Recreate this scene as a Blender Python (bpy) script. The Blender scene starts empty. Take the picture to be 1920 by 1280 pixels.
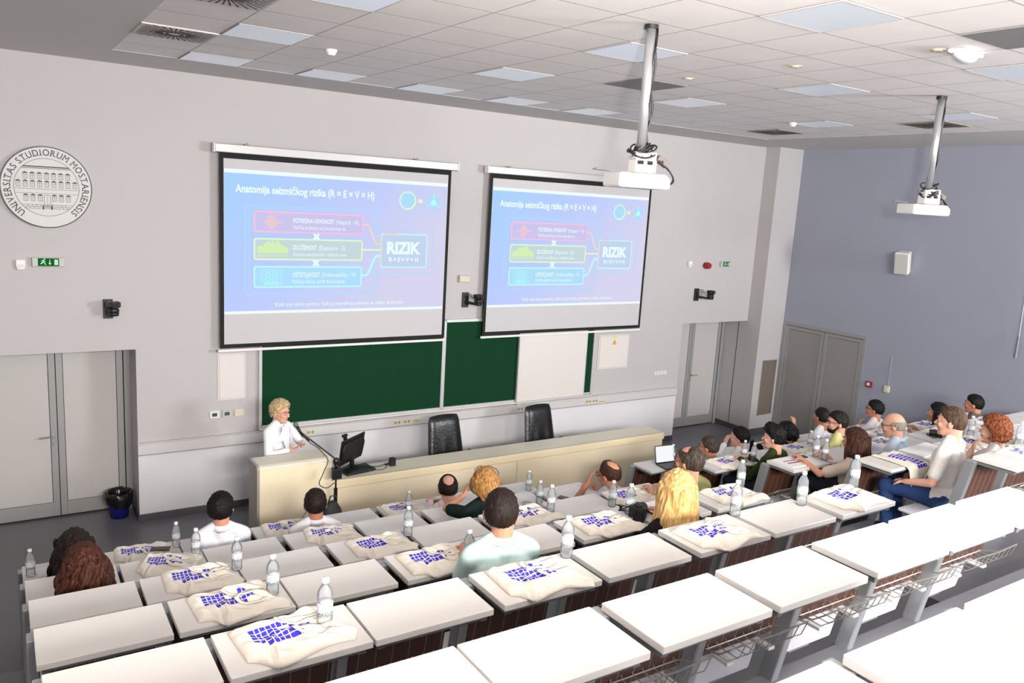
import bpy, math, random
import numpy as np
from mathutils import Vector, Matrix, noise, Euler

SC = bpy.context.scene
COL = SC.collection
PI = math.pi
rad = math.radians

# ------------------------------------------------------------------ camera
YAW, PITCH, ROLL = .5823, .1758, .06
fwd = Vector((math.sin(YAW)*math.cos(PITCH), math.cos(YAW)*math.cos(PITCH), -math.sin(PITCH)))
r0 = Vector((math.cos(YAW), -math.sin(YAW), 0)); u0 = r0.cross(fwd)
right = math.cos(ROLL)*r0 + math.sin(ROLL)*u0
up = -math.sin(ROLL)*r0 + math.cos(ROLL)*u0
cd = bpy.data.cameras.new('camera'); cam = bpy.data.objects.new('camera', cd); COL.objects.link(cam)
cd.sensor_width = 36; cd.lens = 1493.8*36/1920; cd.clip_start = .05; cd.clip_end = 100
CAMPOS = Vector((0, -10.05, 4.126))
m = Matrix((right, up, -fwd)).transposed().to_4x4(); m.translation = CAMPOS
cam.matrix_world = m
SC.camera = cam

# ------------------------------------------------------------------ exposure, world, lamps
SC.view_settings.view_transform = 'Standard'; SC.view_settings.look = 'None'
EXPO = .45
SC.view_settings.exposure = EXPO; SC.view_settings.gamma = 1.0
SC.view_settings.use_curve_mapping = False
SC.cycles.max_bounces = 8; SC.cycles.diffuse_bounces = 4; SC.cycles.glossy_bounces = 3
SC.cycles.transparent_max_bounces = 12; SC.cycles.transmission_bounces = 4
SC.cycles.caustics_reflective = False; SC.cycles.caustics_refractive = False
SC.cycles.sample_clamp_indirect = 4.0
try:
    SC.cycles.use_denoising = True
except Exception:
    pass
W = bpy.data.worlds.new('world'); SC.world = W; W.use_nodes = True
W.node_tree.nodes['Background'].inputs[0].default_value = (.93, .96, 1.0, 1)
W.node_tree.nodes['Background'].inputs[1].default_value = 1.0

def area(name, loc, look, sx, sy, power, color=(1, 1, 1), spread=180):
    d = bpy.data.lights.new(name, 'AREA'); d.shape = 'RECTANGLE'; d.size = sx; d.size_y = sy
    d.energy = power; d.color = color; d.spread = rad(spread)
    o = bpy.data.objects.new(name, d); COL.objects.link(o); o.location = loc
    o.rotation_euler = (Vector(look)-Vector(loc)).to_track_quat('-Z', 'Y').to_euler()
    return o
# unseen fill light added behind the camera, and the tall side window beyond the blind
area('added_rear_fill', (1.8, -13.8, 5.2), (3.6, -2.0, -.6), 4.4, 1.6, 1500, (1, .965, .93))
area('side_window_light', (12.2, -12.0, 3.6), (3.0, -1.5, .9), 3.4, 2.2, 1150, (.95, .97, 1.0))
# the photographer's flash, turned up to the ceiling
fl = bpy.data.lights.new('flash', 'SPOT'); fl.energy = 1500; fl.spot_size = rad(92); fl.spot_blend = .8; fl.shadow_soft_size = .06; fl.color = (1, .96, .92)
fo = bpy.data.objects.new('flash', fl); COL.objects.link(fo); fo.location = (.35, -10.2, 4.25)
fo.rotation_euler = (Vector((3.4, -7.4, 7.1))-Vector(fo.location)).to_track_quat('-Z', 'Y').to_euler()

# ------------------------------------------------------------------ materials
MATS = {}
def lin(c):
    c = c/255.0
    return c/12.92 if c <= .04045 else ((c+.055)/1.055)**2.4
def rgb(c): return (lin(c[0]), lin(c[1]), lin(c[2]), 1)
def mat(name, c, rough=.6, metal=0., spec=.5, var=0., vscale=8., bump=0., bscale=60., stretch=None, emit=None, alpha=1.):
    if name in MATS: return MATS[name]
    M = bpy.data.materials.new(name); M.use_nodes = True; nt = M.node_tree; b = nt.nodes['Principled BSDF']
    b.inputs['Base Color'].default_value = rgb(c); b.inputs['Roughness'].default_value = rough
    b.inputs['Metallic'].default_value = metal; b.inputs['Specular IOR Level'].default_value = spec
    if emit:
        b.inputs['Emission Color'].default_value = rgb(emit[0]); b.inputs['Emission Strength'].default_value = emit[1]
    if alpha < 1: b.inputs['Alpha'].default_value = alpha
    if var or bump:
        tc = nt.nodes.new('ShaderNodeTexCoord'); mp = nt.nodes.new('ShaderNodeMapping')
        nt.links.new(tc.outputs['Object'], mp.inputs[0])
        if stretch: mp.inputs['Scale'].default_value = stretch
    if var:
        nz = nt.nodes.new('ShaderNodeTexNoise'); nz.inputs['Scale'].default_value = vscale; nz.inputs['Detail'].default_value = 4
        nt.links.new(mp.outputs[0], nz.inputs['Vector'])
        mx = nt.nodes.new('ShaderNodeMix'); mx.data_type = 'RGBA'
        k = rgb(c)
        mx.inputs[6].default_value = (k[0]*(1-var), k[1]*(1-var), k[2]*(1-var), 1)
        mx.inputs[7].default_value = (min(1, k[0]*(1+var)), min(1, k[1]*(1+var)), min(1, k[2]*(1+var)), 1)
        nt.links.new(nz.outputs['Fac'], mx.inputs[0]); nt.links.new(mx.outputs[2], b.inputs['Base Color'])
    if bump:
        n2 = nt.nodes.new('ShaderNodeTexNoise'); n2.inputs['Scale'].default_value = bscale; n2.inputs['Detail'].default_value = 3
        nt.links.new(mp.outputs[0], n2.inputs['Vector'])
        bp = nt.nodes.new('ShaderNodeBump'); bp.inputs['Strength'].default_value = bump; bp.inputs['Distance'].default_value = .01
        nt.links.new(n2.outputs['Fac'], bp.inputs['Height']); nt.links.new(bp.outputs[0], b.inputs['Normal'])
    MATS[name] = M
    return M
def glow(name, c, s=1.0):
    if name in MATS: return MATS[name]
    M = bpy.data.materials.new(name); M.use_nodes = True; nt = M.node_tree; nt.nodes.clear()
    e = nt.nodes.new('ShaderNodeEmission'); o = nt.nodes.new('ShaderNodeOutputMaterial')
    e.inputs[0].default_value = rgb(c); e.inputs[1].default_value = s/2**EXPO
    nt.links.new(e.outputs[0], o.inputs[0]); MATS[name] = M
    return M
def line_mat(name, base, line, axis, pitch, width, offset=0., rough=.5, second=None, bumpit=False):
    """plain surface crossed by thin lines every `pitch` metres along an axis (and a second axis) of the object"""
    M = bpy.data.materials.new(name); M.use_nodes = True; nt = M.node_tree; b = nt.nodes['Principled BSDF']
    b.inputs['Roughness'].default_value = rough
    tc = nt.nodes.new('ShaderNodeTexCoord'); sp = nt.nodes.new('ShaderNodeSeparateXYZ'); nt.links.new(tc.outputs['Object'], sp.inputs[0])
    def ln(ax, off):
        a = nt.nodes.new('ShaderNodeMath'); a.operation = 'SUBTRACT'; a.inputs[1].default_value = off
        nt.links.new(sp.outputs[ax], a.inputs[0])
        p = nt.nodes.new('ShaderNodeMath'); p.operation = 'PINGPONG'; p.inputs[1].default_value = pitch/2
        nt.links.new(a.outputs[0], p.inputs[0])
        l = nt.nodes.new('ShaderNodeMath'); l.operation = 'LESS_THAN'; l.inputs[1].default_value = width/2
        nt.links.new(p.outputs[0], l.inputs[0]); return l.outputs[0]
    f = ln(axis, offset)
    if second is not None:
        g = ln(second[0], second[1]); mxm = nt.nodes.new('ShaderNodeMath'); mxm.operation = 'MAXIMUM'
        nt.links.new(f, mxm.inputs[0]); nt.links.new(g, mxm.inputs[1]); f = mxm.outputs[0]
    nz = nt.nodes.new('ShaderNodeTexNoise'); nz.inputs['Scale'].default_value = 3.0; nz.inputs['Detail'].default_value = 5
    nt.links.new(tc.outputs['Object'], nz.inputs['Vector'])
    k = rgb(base); m1 = nt.nodes.new('ShaderNodeMix'); m1.data_type = 'RGBA'
    m1.inputs[6].default_value = (k[0]*.94, k[1]*.94, k[2]*.94, 1); m1.inputs[7].default_value = (min(1, k[0]*1.06), min(1, k[1]*1.06), min(1, k[2]*1.06), 1)
    nt.links.new(nz.outputs['Fac'], m1.inputs[0])
    m2 = nt.nodes.new('ShaderNodeMix'); m2.data_type = 'RGBA'; m2.inputs[7].default_value = rgb(line)
    nt.links.new(f, m2.inputs[0]); nt.links.new(m1.outputs[2], m2.inputs[6]); nt.links.new(m2.outputs[2], b.inputs['Base Color'])
    MATS[name] = M
    return M

m_wall = mat('white wall paint', (191, 187, 186), .85, spec=.2, var=.02, vscale=2, bump=.08, bscale=180)
m_wall_lightened = mat('white wall lightened below', (228, 226, 228), .8, spec=.2, var=.02, vscale=2, bump=.08, bscale=180)  # wall white raised to stand in for light missing near the floor
m_blue = mat('grey blue wall paint', (160, 163, 177), .85, spec=.2, var=.03, vscale=2, bump=.08, bscale=180)
m_floor = mat('dark grey vinyl', (106, 106, 112), .32, var=.08, vscale=5, bump=.03, bscale=200)
m_tier = mat('grey tier vinyl', (122, 123, 132), .45, var=.08, vscale=6, bump=.03, bscale=200)
m_base = mat('baseboard grey', (78, 77, 80), .6)
m_lam = mat('pale desk laminate', (228, 224, 219), .42, var=.015, vscale=5, bump=.02, bscale=300)
m_edge = mat('desk edge band', (232, 226, 220), .5)
m_alu = mat('brushed aluminium', (172, 175, 178), .38, metal=.55, bump=.05, bscale=120, stretch=(1, 1, .05))
m_alud = mat('grey painted metal', (128, 131, 134), .45, metal=.3, var=.04)
m_doorfr = mat('door frame grey', (158, 158, 157), .5, metal=.2)
m_doorpan = mat('door panel grey', (192, 188, 184), .6, var=.02, vscale=2)
m_dark = mat('black plastic', (22, 22, 24), .42)
m_leather = mat('black leather', (20, 20, 22), .3, bump=.25, bscale=30)
m_white = mat('white plastic', (232, 230, 226), .35)
m_cream = mat('cream plastic', (216, 208, 184), .45)
m_beige = mat('beige counter laminate', (252, 236, 202), .45, var=.015, vscale=3)
m_beiget = mat('beige counter top', (226, 220, 200), .38, var=.015, vscale=3)
m_green = mat('green chalk surface', (14, 57, 34), .85, spec=.15, var=.06, vscale=4)
m_boardw = mat('white board surface', (222, 215, 210), .4)
m_frame = mat('board frame', (205, 205, 205), .4, metal=.3)
m_black = mat('black border cloth', (14, 14, 16), .8)
m_canvas = mat('screen cloth', (196, 193, 195), .8)
m_red = mat('red plastic', (150, 28, 34), .4)
m_gap = mat('dark gap', (26, 24, 24), .9)
m_lcd = mat('grey display', (72, 82, 78), .3)
m_wood = line_mat('brown slatted seat back', (88, 55, 42), (142, 128, 122), 0, .086, .0045, rough=.4)
m_seat = mat('seat grey', (196, 196, 202), .5)
m_wire = mat('chromed wire', (190, 186, 180), .3, metal=.7)
m_paper = mat('paper white', (240, 238, 236), .8)

# ------------------------------------------------------------------ mesh helpers
class MB:
    def __init__(s): s.v = []; s.f = []; s.m = []; s.mi = 0
    def add(s, vs, fs):
        o = len(s.v); s.v.extend([tuple(p) for p in vs]); s.f.extend([tuple(i+o for i in f) for f in fs]); s.m.extend([s.mi]*len(fs)); return s
    def box(s, x0, x1, y0, y1, z0, z1):
        return s.add([(x0,y0,z0),(x1,y0,z0),(x1,y1,z0),(x0,y1,z0),(x0,y0,z1),(x1,y0,z1),(x1,y1,z1),(x0,y1,z1)],
                     [(0,3,2,1),(4,5,6,7),(0,1,5,4),(1,2,6,5),(2,3,7,6),(3,0,4,7)])
    def prism(s, poly, ax, a, b):
        """poly: 2D points in the plane of the other two axes, extruded along axis ax from a to b"""
        def P(p, t): 
            q = [p[0], p[1]]; q.insert(ax, t); return tuple(q)
        n = len(poly); vs = [P(p, a) for p in poly]+[P(p, b) for p in poly]
        fs = [tuple(range(n)), tuple(range(2*n-1, n-1, -1))]+[(i, i+n, (i+1) % n+n, (i+1) % n) for i in range(n)]
        return s.add(vs, fs)
    def cyl(s, p, q, r1, r2=None, n=12, cap=True):
        r2 = r1 if r2 is None else r2; p = Vector(p); q = Vector(q); d = (q-p)
        if d.length < 1e-9: return s
        d.normalize(); a = d.orthogonal().normalized(); b = d.cross(a)
        vs = [p+(a*math.cos(t)+b*math.sin(t))*r1 for t in [2*PI*i/n for i in range(n)]]+[q+(a*math.cos(t)+b*math.sin(t))*r2 for t in [2*PI*i/n for i in range(n)]]
        fs = [(i, (i+1) % n, (i+1) % n+n, i+n) for i in range(n)]
        if cap: fs += [tuple(range(n-1, -1, -1)), tuple(range(n, 2*n))]
        return s.add(vs, fs)
    def tube(s, pts, r, n=6):
        pts = [Vector(p) for p in pts]; N = len(pts); vs = []; prev = None
        for i, p in enumerate(pts):
            d = (pts[min(i+1, N-1)]-pts[max(i-1, 0)]).normalized()
            a = d.orthogonal().normalized() if prev is None else (prev-d*prev.dot(d))
            if a.length < 1e-6: a = d.orthogonal()
            a.normalize(); prev = a; b = d.cross(a); rr = r[i] if isinstance(r, (list, tuple)) else r
            vs += [p+(a*math.cos(2*PI*k/n)+b*math.sin(2*PI*k/n))*rr for k in range(n)]
        fs = [(i*n+k, i*n+(k+1) % n, (i+1)*n+(k+1) % n, (i+1)*n+k) for i in range(N-1) for k in range(n)]
        fs += [tuple(range(n-1, -1, -1)), tuple(range((N-1)*n, N*n))]
        return s.add(vs, fs)
    def ell(s, c, r, M=None, nu=14, nv=9):
        c = Vector(c); vs = [Vector((0, 0, -1))]
        for j in range(1, nv):
            ph = -PI/2+PI*j/nv
            vs += [Vector((math.cos(ph)*math.cos(2*PI*i/nu), math.cos(ph)*math.sin(2*PI*i/nu), math.sin(ph))) for i in range(nu)]
        vs.append(Vector((0, 0, 1)))
        out = []
        for p in vs:
            q = Vector((p.x*r[0], p.y*r[1], p.z*r[2]))
            if M is not None: q = M @ q
            out.append(q+c)
        fs = [(0, 1+(i+1) % nu, 1+i) for i in range(nu)]
        for j in range(nv-2):
            b0 = 1+j*nu; b1 = b0+nu
            fs += [(b0+i, b0+(i+1) % nu, b1+(i+1) % nu, b1+i) for i in range(nu)]
        T = len(vs)-1; b0 = 1+(nv-2)*nu
        fs += [(b0+i, b0+(i+1) % nu, T) for i in range(nu)]
        return s.add(out, fs)
    def cap(s, p, q, r1, r2, n=12):
        p = Vector(p); q = Vector(q); d = q-p; L = d.length
        if L < 1e-6: return s.ell(p, (r1, r1, r1), None, n, 8)
        d.normalize(); a = d.orthogonal().normalized(); b = d.cross(a); rings = []
        for t in (-75, -50, -25, 0): rings.append((p+d*(math.sin(rad(t))*r1), r1*math.cos(rad(t))))
        for t in (0, 25, 50, 75): rings.append((q+d*(math.sin(rad(t))*r2), r2*math.cos(rad(t))))
        vs = []
        for c, r in rings: vs += [c+(a*math.cos(2*PI*k/n)+b*math.sin(2*PI*k/n))*r for k in range(n)]
        N = len(rings); fs = [(i*n+k, i*n+(k+1) % n, (i+1)*n+(k+1) % n, (i+1)*n+k) for i in range(N-1) for k in range(n)]
        fs += [tuple(range(n-1, -1, -1)), tuple(range((N-1)*n, N*n))]
        return s.add(vs, fs)
    def lathe(s, prof, n=16, c=(0, 0, 0)):
        vs = []
        for r, z in prof: vs += [(c[0]+r*math.cos(2*PI*k/n), c[1]+r*math.sin(2*PI*k/n), c[2]+z) for k in range(n)]
        N = len(prof); fs = [(i*n+k, i*n+(k+1) % n, (i+1)*n+(k+1) % n, (i+1)*n+k) for i in range(N-1) for k in range(n)]
        fs += [tuple(range(n-1, -1, -1)), tuple(range((N-1)*n, N*n))]
        return s.add(vs, fs)
    def mesh(s, name, mats, smooth=False):
        me = bpy.data.meshes.new(name); me.from_pydata([tuple(p) for p in s.v], [], s.f)
        if not isinstance(mats, (list, tuple)): mats = [mats]
        for k in mats: me.materials.append(k)
        if len(mats) > 1: me.polygons.foreach_set('material_index', s.m)
        if smooth: me.polygons.foreach_set('use_smooth', [True]*len(me.polygons))
        me.update(); return me
    def build(s, name, mats, parent=None, smooth=False, bevel=0., loc=None):
        o = bpy.data.objects.new(name, s.mesh(name, mats, smooth)); COL.objects.link(o)
        if parent is not None: o.parent = parent
        if loc is not None: o.location = loc
        if bevel:
            bv = o.modifiers.new('soft_edges', 'BEVEL'); bv.width = bevel; bv.segments = 2; bv.limit_method = 'ANGLE'; bv.angle_limit = rad(40)
        return o

def tag(o, label, cat, group=None):
    o['label'] = label; o['category'] = cat
    if group: o['group'] = group
    return o
def thing(name, label, cat, loc=(0, 0, 0), rz=0., group=None):
    o = bpy.data.objects.new(name, None); COL.objects.link(o); o.empty_display_size = .1
    o.location = loc; o.rotation_euler = (0, 0, rz)
    return tag(o, label, cat, group)
def struct(o): o['kind'] = 'structure'; return o
def dup(root, loc, rz=None, label=None, group=None):
    r = root.copy(); COL.objects.link(r); r.location = loc
    if rz is not None: r.rotation_euler = (0, 0, rz)
    if label: r['label'] = label
    if group: r['group'] = group
    for ch in list(root.children):
        c = ch.copy(); COL.objects.link(c); c.parent = r
        for g in ch.children:
            d = g.copy(); COL.objects.link(d); d.parent = c
    return r

# text as mesh pieces ------------------------------------------------
_tc = {}
def text_shape(txt, bold=0.0):
    key = (txt, bold)
    if key in _tc: return _tc[key]
    cu = bpy.data.curves.new('t', 'FONT'); cu.body = txt; cu.size = 1; cu.resolution_u = 3; cu.offset = bold; cu.fill_mode = 'FRONT'
    ob = bpy.data.objects.new('t', cu); COL.objects.link(ob)
    dg = bpy.context.evaluated_depsgraph_get(); me = bpy.data.meshes.new_from_object(ob.evaluated_get(dg))
    vs = [tuple(v.co) for v in me.vertices]; fs = [tuple(p.vertices) for p in me.polygons]
    bpy.data.objects.remove(ob); bpy.data.curves.remove(cu); bpy.data.meshes.remove(me)
    _tc[key] = (vs, fs); return vs, fs
def put_text(mb, txt, x0, x1, z0, z1, y, bold=.012):
    """lettering in the XZ plane at depth y, facing -Y, filling the given width; z0 baseline, z1 cap height"""
    vs, fs = text_shape(txt, bold)
    if not vs: return
    a = min(v[0] for v in vs); b = max(v[0] for v in vs)
    k = (x1-x0)/(b-a); kz = (z1-z0)/.73
    mb.add([(x0+(v[0]-a)*k, y, z0+v[1]*kz) for v in vs], fs)
# ------------------------------------------------------------------ room shell
ZF = lambda k: 1.04+.325*k            # table height of row k
YF = lambda k: -3.08-.975*k           # far table edge of row k
CEIL = 5.334; XR = 12.56; XL = -1.4; XC = 11.908; YB = -15.0
w = MB()
w.box(XL, XC, 0, .7, 2.14, CEIL+.1).box(1.35, 10.215, 0, .7, 0, 2.14).box(XL, 1.35, .58, .7, 0, 2.14).box(10.215, XC, .58, .7, 0, 2.14)
struct(w.build('wall_front', m_wall))
w = MB(); w.box(1.35, 10.215, -.003, 0, .0, .862); struct(w.build('wall_front_lightened', m_wall_lightened))  # thin sheet over the wall foot, its brightness put into the colour
w = MB()
w.box(XC, XR+.2, -.31, .7, 1.424, CEIL+.1).box(XC, 12.09, -.31, .7, 0, 1.424).box(12.51, XR+.2, -.31, .7, 0, 1.424).box(12.09, 12.51, -.31, .7, 0, .345).box(12.09, 12.51, -.25, .7, .345, 1.424)
struct(w.build('wall_corner', m_wall))
w = MB()
w.box(XR, XR+.2, -2.07, -.33, 2.17, CEIL+.1).box(XR, XR+.2, -.33, -.31, 0, CEIL+.1).box(XR, XR+.2, YB, -2.07, 0, CEIL+.1)
struct(w.build('wall_right', m_blue))
w = MB(); w.box(XL-.2, XL, YB, .7, 0, CEIL+.1); struct(w.build('wall_left', m_wall))
w = MB(); w.box(XL, XR+.2, -2.92, .7, -.1, 0); struct(w.build('floor', m_floor))
def tiers():
    for k in range(0, 9):
        y1 = YF(k)+.16; y0 = YF(k+1)+.16 if k < 8 else YB
        w = MB(); w.box(XL, XR, y0, y1, -.1, .29+.325*k)
        if k > 0:                       # half steps in the aisles
            for a, b in ((XL, -.05), (5.0, 6.38)):
                w.box(a, b, y1, y1+.32, 0, .29+.325*k-.1625)
        else:
            for a, b in ((XL, -.05), (5.0, 6.38)): w.box(a, b, y1, y1+.32, 0, .145)
        struct(w.build('floor_tier', m_floor))
tiers()
# ceiling: plaster border and tile field
m_plaster = mat('plasterboard', (214, 210, 207), .9, spec=.1, var=.02, vscale=1.5)
m_tiles = line_mat('mineral ceiling tiles', (243, 237, 233), (176, 171, 168), 0, .6, .012, 4.665, .9, (1, -6.443))
w = MB()
w.box(XL, XR+.2, -1.043, .7, CEIL, CEIL+.1).box(XL, 1.065, YB, -1.043, CEIL, CEIL+.1).box(10.665, XR+.2, YB, -1.043, CEIL, CEIL+.1)
struct(w.build('ceiling', m_plaster))
w = MB(); w.box(1.065, 10.665, YB, -1.043, CEIL+.004, CEIL+.1); struct(w.build('ceiling', m_tiles))
# baseboards
w = MB(); w.box(1.35, 10.215, -.015, 0, 0, .09); struct(w.build('baseboard_front', m_base))
w = MB(); w.box(1.335, 1.35, 0, .58, 0, .09); struct(w.build('baseboard_alcove', m_base))
w = MB(); w.box(XC-.012, XC, -.31, .58, 0, .1).box(XC-.012, XR, -.322, -.31, 0, .1); struct(w.build('baseboard_corner', m_base))
w = MB(); w.box(XR-.012, XR, -2.9, -2.12, 0, .1); struct(w.build('baseboard_right', m_base))
w = MB(); w.box(XC-.004, XC, .19, .2, .1, 2.14); struct(w.build('trim_2', m_gap))

# wall trunking along the front wall
w = MB(); w.box(1.34, 10.16, -.08, 0, .862, .99)
w.box(1.34, 10.16, -.06, 0, .99, 1.0)
struct(w.build('trim_3', mat('trunking', (206, 203, 202), .5), bevel=.004))
w = MB(); w.box(1.34, 10.16, -.0805, -.079, .857, .866); struct(w.build('trim_4', m_alud))
for i, x in enumerate([3.28, 3.44, 4.70, 4.85, 6.79, 8.14, 8.28]):
    k = ('double cream power socket on the trunking, ' + ['behind the lectern', 'behind the desktop monitor', 'behind the monitor cable, beside the switch strip', 'by the first black chair', 'by the second black chair', 'below the white board', 'below the white board edge'][i])
    t = thing('wall_socket', k, 'socket', (x, -.08, .925), 0, 'power sockets on the trunking')
    sp_ = MB().box(-.06, .06, -.008, 0, -.04, .04).build('socket_plate', m_cream, t, bevel=.003)
    s = MB()
    for dx in (-.028, .028): s.cyl((dx, -.0085, 0), (dx, -.006, 0), .02, n=16)
    s.build('socket_ring', mat('socket recess', (150, 140, 118), .6), sp_)
for x, z, l in ((5.01, .92, 'small data socket strip on the trunking by the first black chair'), (8.43, .9, 'small data socket strip on the trunking below the white board')):
    t = thing('data_socket', l, 'socket', (x, -.08, z), 0, 'data sockets on the trunking')
    MB().box(-.075, .075, -.008, 0, -.035, .035).build('socket_plate', m_cream, t, bevel=.003)
    s = MB()
    for q in range(4): s.box(-.05+q*.028, -.038+q*.028, -.0095, -.008, -.006, .006)
    s.build('port', m_gap, t)

# doors ---------------------------------------------------------------
def leaf(mb_f, mb_p, x0, x1, z0, z1, y, st=.07, bot=.17, top=.06, g=.0):
    mb_f.box(x0, x0+st, y-.03, y, z0, z1).box(x1-st, x1, y-.03, y, z0, z1).box(x0+st, x1-st, y-.03, y, z0, z0+bot).box(x0+st, x1-st, y-.03, y, z1-top, z1)
    mb_p.box(x0+st+.006, x1-st-.006, y-.022, y, z0+bot+.006, z1-top-.006)
def front_door(name, x0, xm, x1, hx, hd):
    d = bpy.data.objects.new(name, None); COL.objects.link(d); struct(d)
    f = MB(); p = MB(); g = MB(); y = .57
    leaf(f, p, x0, xm-.004, .02, 2.1, y); leaf(f, p, xm+.004, x1-.09, .02, 2.1, y)
    g.box(x0, x1-.08, y-.004, y-.001, .0, 2.14)
    f.box(x1-.08, x1-.005, y-.05, y, 0, 2.14)
    f.build('door_frame', m_doorfr, d, bevel=.002); p.build('door_panel', m_doorpan, d); g.build('door_gap', m_gap, d)
    h = MB(); h.cyl((hx, y-.09, 1.03), (hx, y-.03, 1.03), .012).tube([(hx, y-.085, 1.03), (hx+hd*.05, y-.09, 1.03), (hx+hd*.14, y-.085, 1.025)], .011)
    h.box(hx-.018, hx+.018, y-.036, y-.028, .95, 1.09).cyl((hx, y-.045, .92), (hx, y-.03, .92), .014)
    h.build('door_handle', m_alu, d, smooth=False)
front_door('door_1', -.62, .55, 1.36, .50, -1)
front_door('door_2', 10.2, 11.05, 11.908, 11.1, 1)
d = bpy.data.objects.new('door_3', None); COL.objects.link(d); struct(d)
f = MB(); p = MB(); g = MB()
m_steel = line_mat('brushed steel door', (150, 147, 143), (141, 138, 134), 2, .02, .004, rough=.35)
for a, b in ((-1.22, -.40), (-2.01, -1.23)):
    f.box(XR, XR+.05, a, a+.07, .02, 2.1).box(XR, XR+.05, b-.07, b, .02, 2.1).box(XR, XR+.05, a+.07, b-.07, .02, .12).box(XR, XR+.05, a+.07, b-.07, 2.04, 2.1)
    p.box(XR+.012, XR+.05, a+.076, b-.076, .126, 2.034)
f.box(XR-.01, XR+.06, -.40, -.33, 0, 2.17).box(XR-.01, XR+.06, -2.07, -2.01, 0, 2.17).box(XR-.01, XR+.06, -2.01, -.40, 2.11, 2.17)
g.box(XR+.04, XR+.045, -2.02, -.39, 0, 2.12)
f.build('door_frame', m_doorfr, d, bevel=.002); p.build('door_panel', m_steel, d); g.build('door_gap', m_gap, d)
h = MB()
for z in (1.12, 1.0): h.cyl((XR-.012, -1.185, z), (XR, -1.185, z), .02, n=12)
h.build('door_handle', m_alu, d)
# vent grille set in the corner wall
t = thing('wall_vent', 'tall narrow brownish vent grille in the white corner wall beside the steel double door', 'vent', (12.3, -.25, .885))
g = MB(); g.box(-.21, .21, -.012, -.002, -.54, .54)
m_grille = line_mat('grille', (128, 116, 104), (96, 88, 80), 2, .02, .006, rough=.6)
g.build('grille', m_grille, t)
f = MB(); f.box(-.21, -.195, -.06, 0, -.54, .54).box(.195, .21, -.06, 0, -.54, .54).box(-.21, .21, -.06, 0, .525, .54).box(-.21, .21, -.06, 0, -.54, -.525)
f.build('frame', mat('grille frame', (150, 146, 138), .5), t)

# boards ----------------------------------------------------------------
def board(x0, x1, z0, z1, label):
    t = thing('green_chalkboard', label, 'chalkboard', ((x0+x1)/2, -.0, z0)); hx = (x1-x0)/2; H = z1-z0
    MB().box(-hx, hx, -.03, -.002, 0, H).build('writing_surface', m_green, t)
    f = MB(); f.box(-hx-.03, -hx+.008, -.045, -.002, -.03, H+.03).box(hx-.008, hx+.012, -.045, -.002, -.03, H+.03).box(-hx, hx, -.045, -.002, H, H+.04).box(-hx, hx, -.045, -.002, -.03, 0)
    f.build('frame', m_frame, t)
    MB().box(-hx-.03, hx+.012, -.075, -.002, -.055, -.03).build('chalk_tray', m_boardw, t)
board(2.80, 5.40, 1.07, 2.33, 'wide dark green chalkboard under the first screen, behind the speaker')
board(5.44, 8.2, 1.07, 2.33, 'dark green chalkboard partly covered by the white board, under the second screen')
t = thing('whiteboard', 'white sliding board with silver frame in front of the green chalkboard', 'whiteboard', (7.37, -.05, 1.05))
MB().box(-.65, .65, -.03, 0, 0, 1.16).build('writing_surface', m_boardw, t)
f = MB(); f.box(-.67, -.65, -.04, 0, -.02, 1.18).box(-.65, .83, -.045, 0, -.02, 0).box(-.66, .8, -.06, 0, -.05, -.035)
f.box(.65, .66, -.035, 0, 0, 1.16)
f.build('frame', m_frame, t)

# projection screens with the projected slide -----------------------------
def slide_mats():
    out = {}
    M = bpy.data.materials.new('slide background'); M.use_nodes = True; nt = M.node_tree; nt.nodes.clear()
    tc = nt.nodes.new('ShaderNodeTexCoord'); sp = nt.nodes.new('ShaderNodeSeparateXYZ'); nt.links.new(tc.outputs['Object'], sp.inputs[0])
    a = nt.nodes.new('ShaderNodeMath'); a.operation = 'MULTIPLY_ADD'; a.inputs[1].default_value = .26; a.inputs[2].default_value = .42
    nt.links.new(sp.outputs[0], a.inputs[0])
    b = nt.nodes.new('ShaderNodeMath'); b.operation = 'MULTIPLY_ADD'; b.inputs[1].default_value = -.24
    nt.links.new(sp.outputs[2], b.inputs[0]); nt.links.new(a.outputs[0], b.inputs[2])
    nz = nt.nodes.new('ShaderNodeTexNoise'); nz.inputs['Scale'].default_value = 1.6; nt.links.new(tc.outputs['Object'], nz.inputs['Vector'])
    c = nt.nodes.new('ShaderNodeMath'); c.operation = 'MULTIPLY_ADD'; c.inputs[1].default_value = .3
    nt.links.new(nz.outputs['Fac'], c.inputs[0]); nt.links.new(b.outputs[0], c.inputs[2])
    r = nt.nodes.new('ShaderNodeValToRGB'); e = r.color_ramp
    e.elements[0].position = .05; e.elements[0].color = rgb((168, 212, 255)); e.elements[1].position = 1.0; e.elements[1].color = rgb((216, 214, 240))
    k = e.elements.new(.5); k.color = rgb((190, 206, 255))
    nt.links.new(c.outputs[0], r.inputs[0])
    em = nt.nodes.new('ShaderNodeEmission'); em.inputs[1].default_value = 1/2**EXPO; o = nt.nodes.new('ShaderNodeOutputMaterial'); nt.links.new(r.outputs[0], em.inputs[0]); nt.links.new(em.outputs[0], o.inputs[0])
    out['bg'] = M
    for n, c in dict(band=(240, 254, 255), text=(236, 254, 255), pink=(250, 196, 222), pinkf=(206, 200, 240), lime=(226, 250, 206), limef=(200, 218, 222), cyan=(196, 250, 255), cyanf=(178, 224, 252),
                     orange=(255, 214, 190), panel=(178, 222, 255), rizf=(196, 214, 240), wave=(255, 206, 190), city=(218, 244, 176), bld=(176, 246, 255), yel=(236, 248, 190)).items():
        out[n] = glow('slide '+n, c)
    return out
SM = slide_mats()
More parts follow.
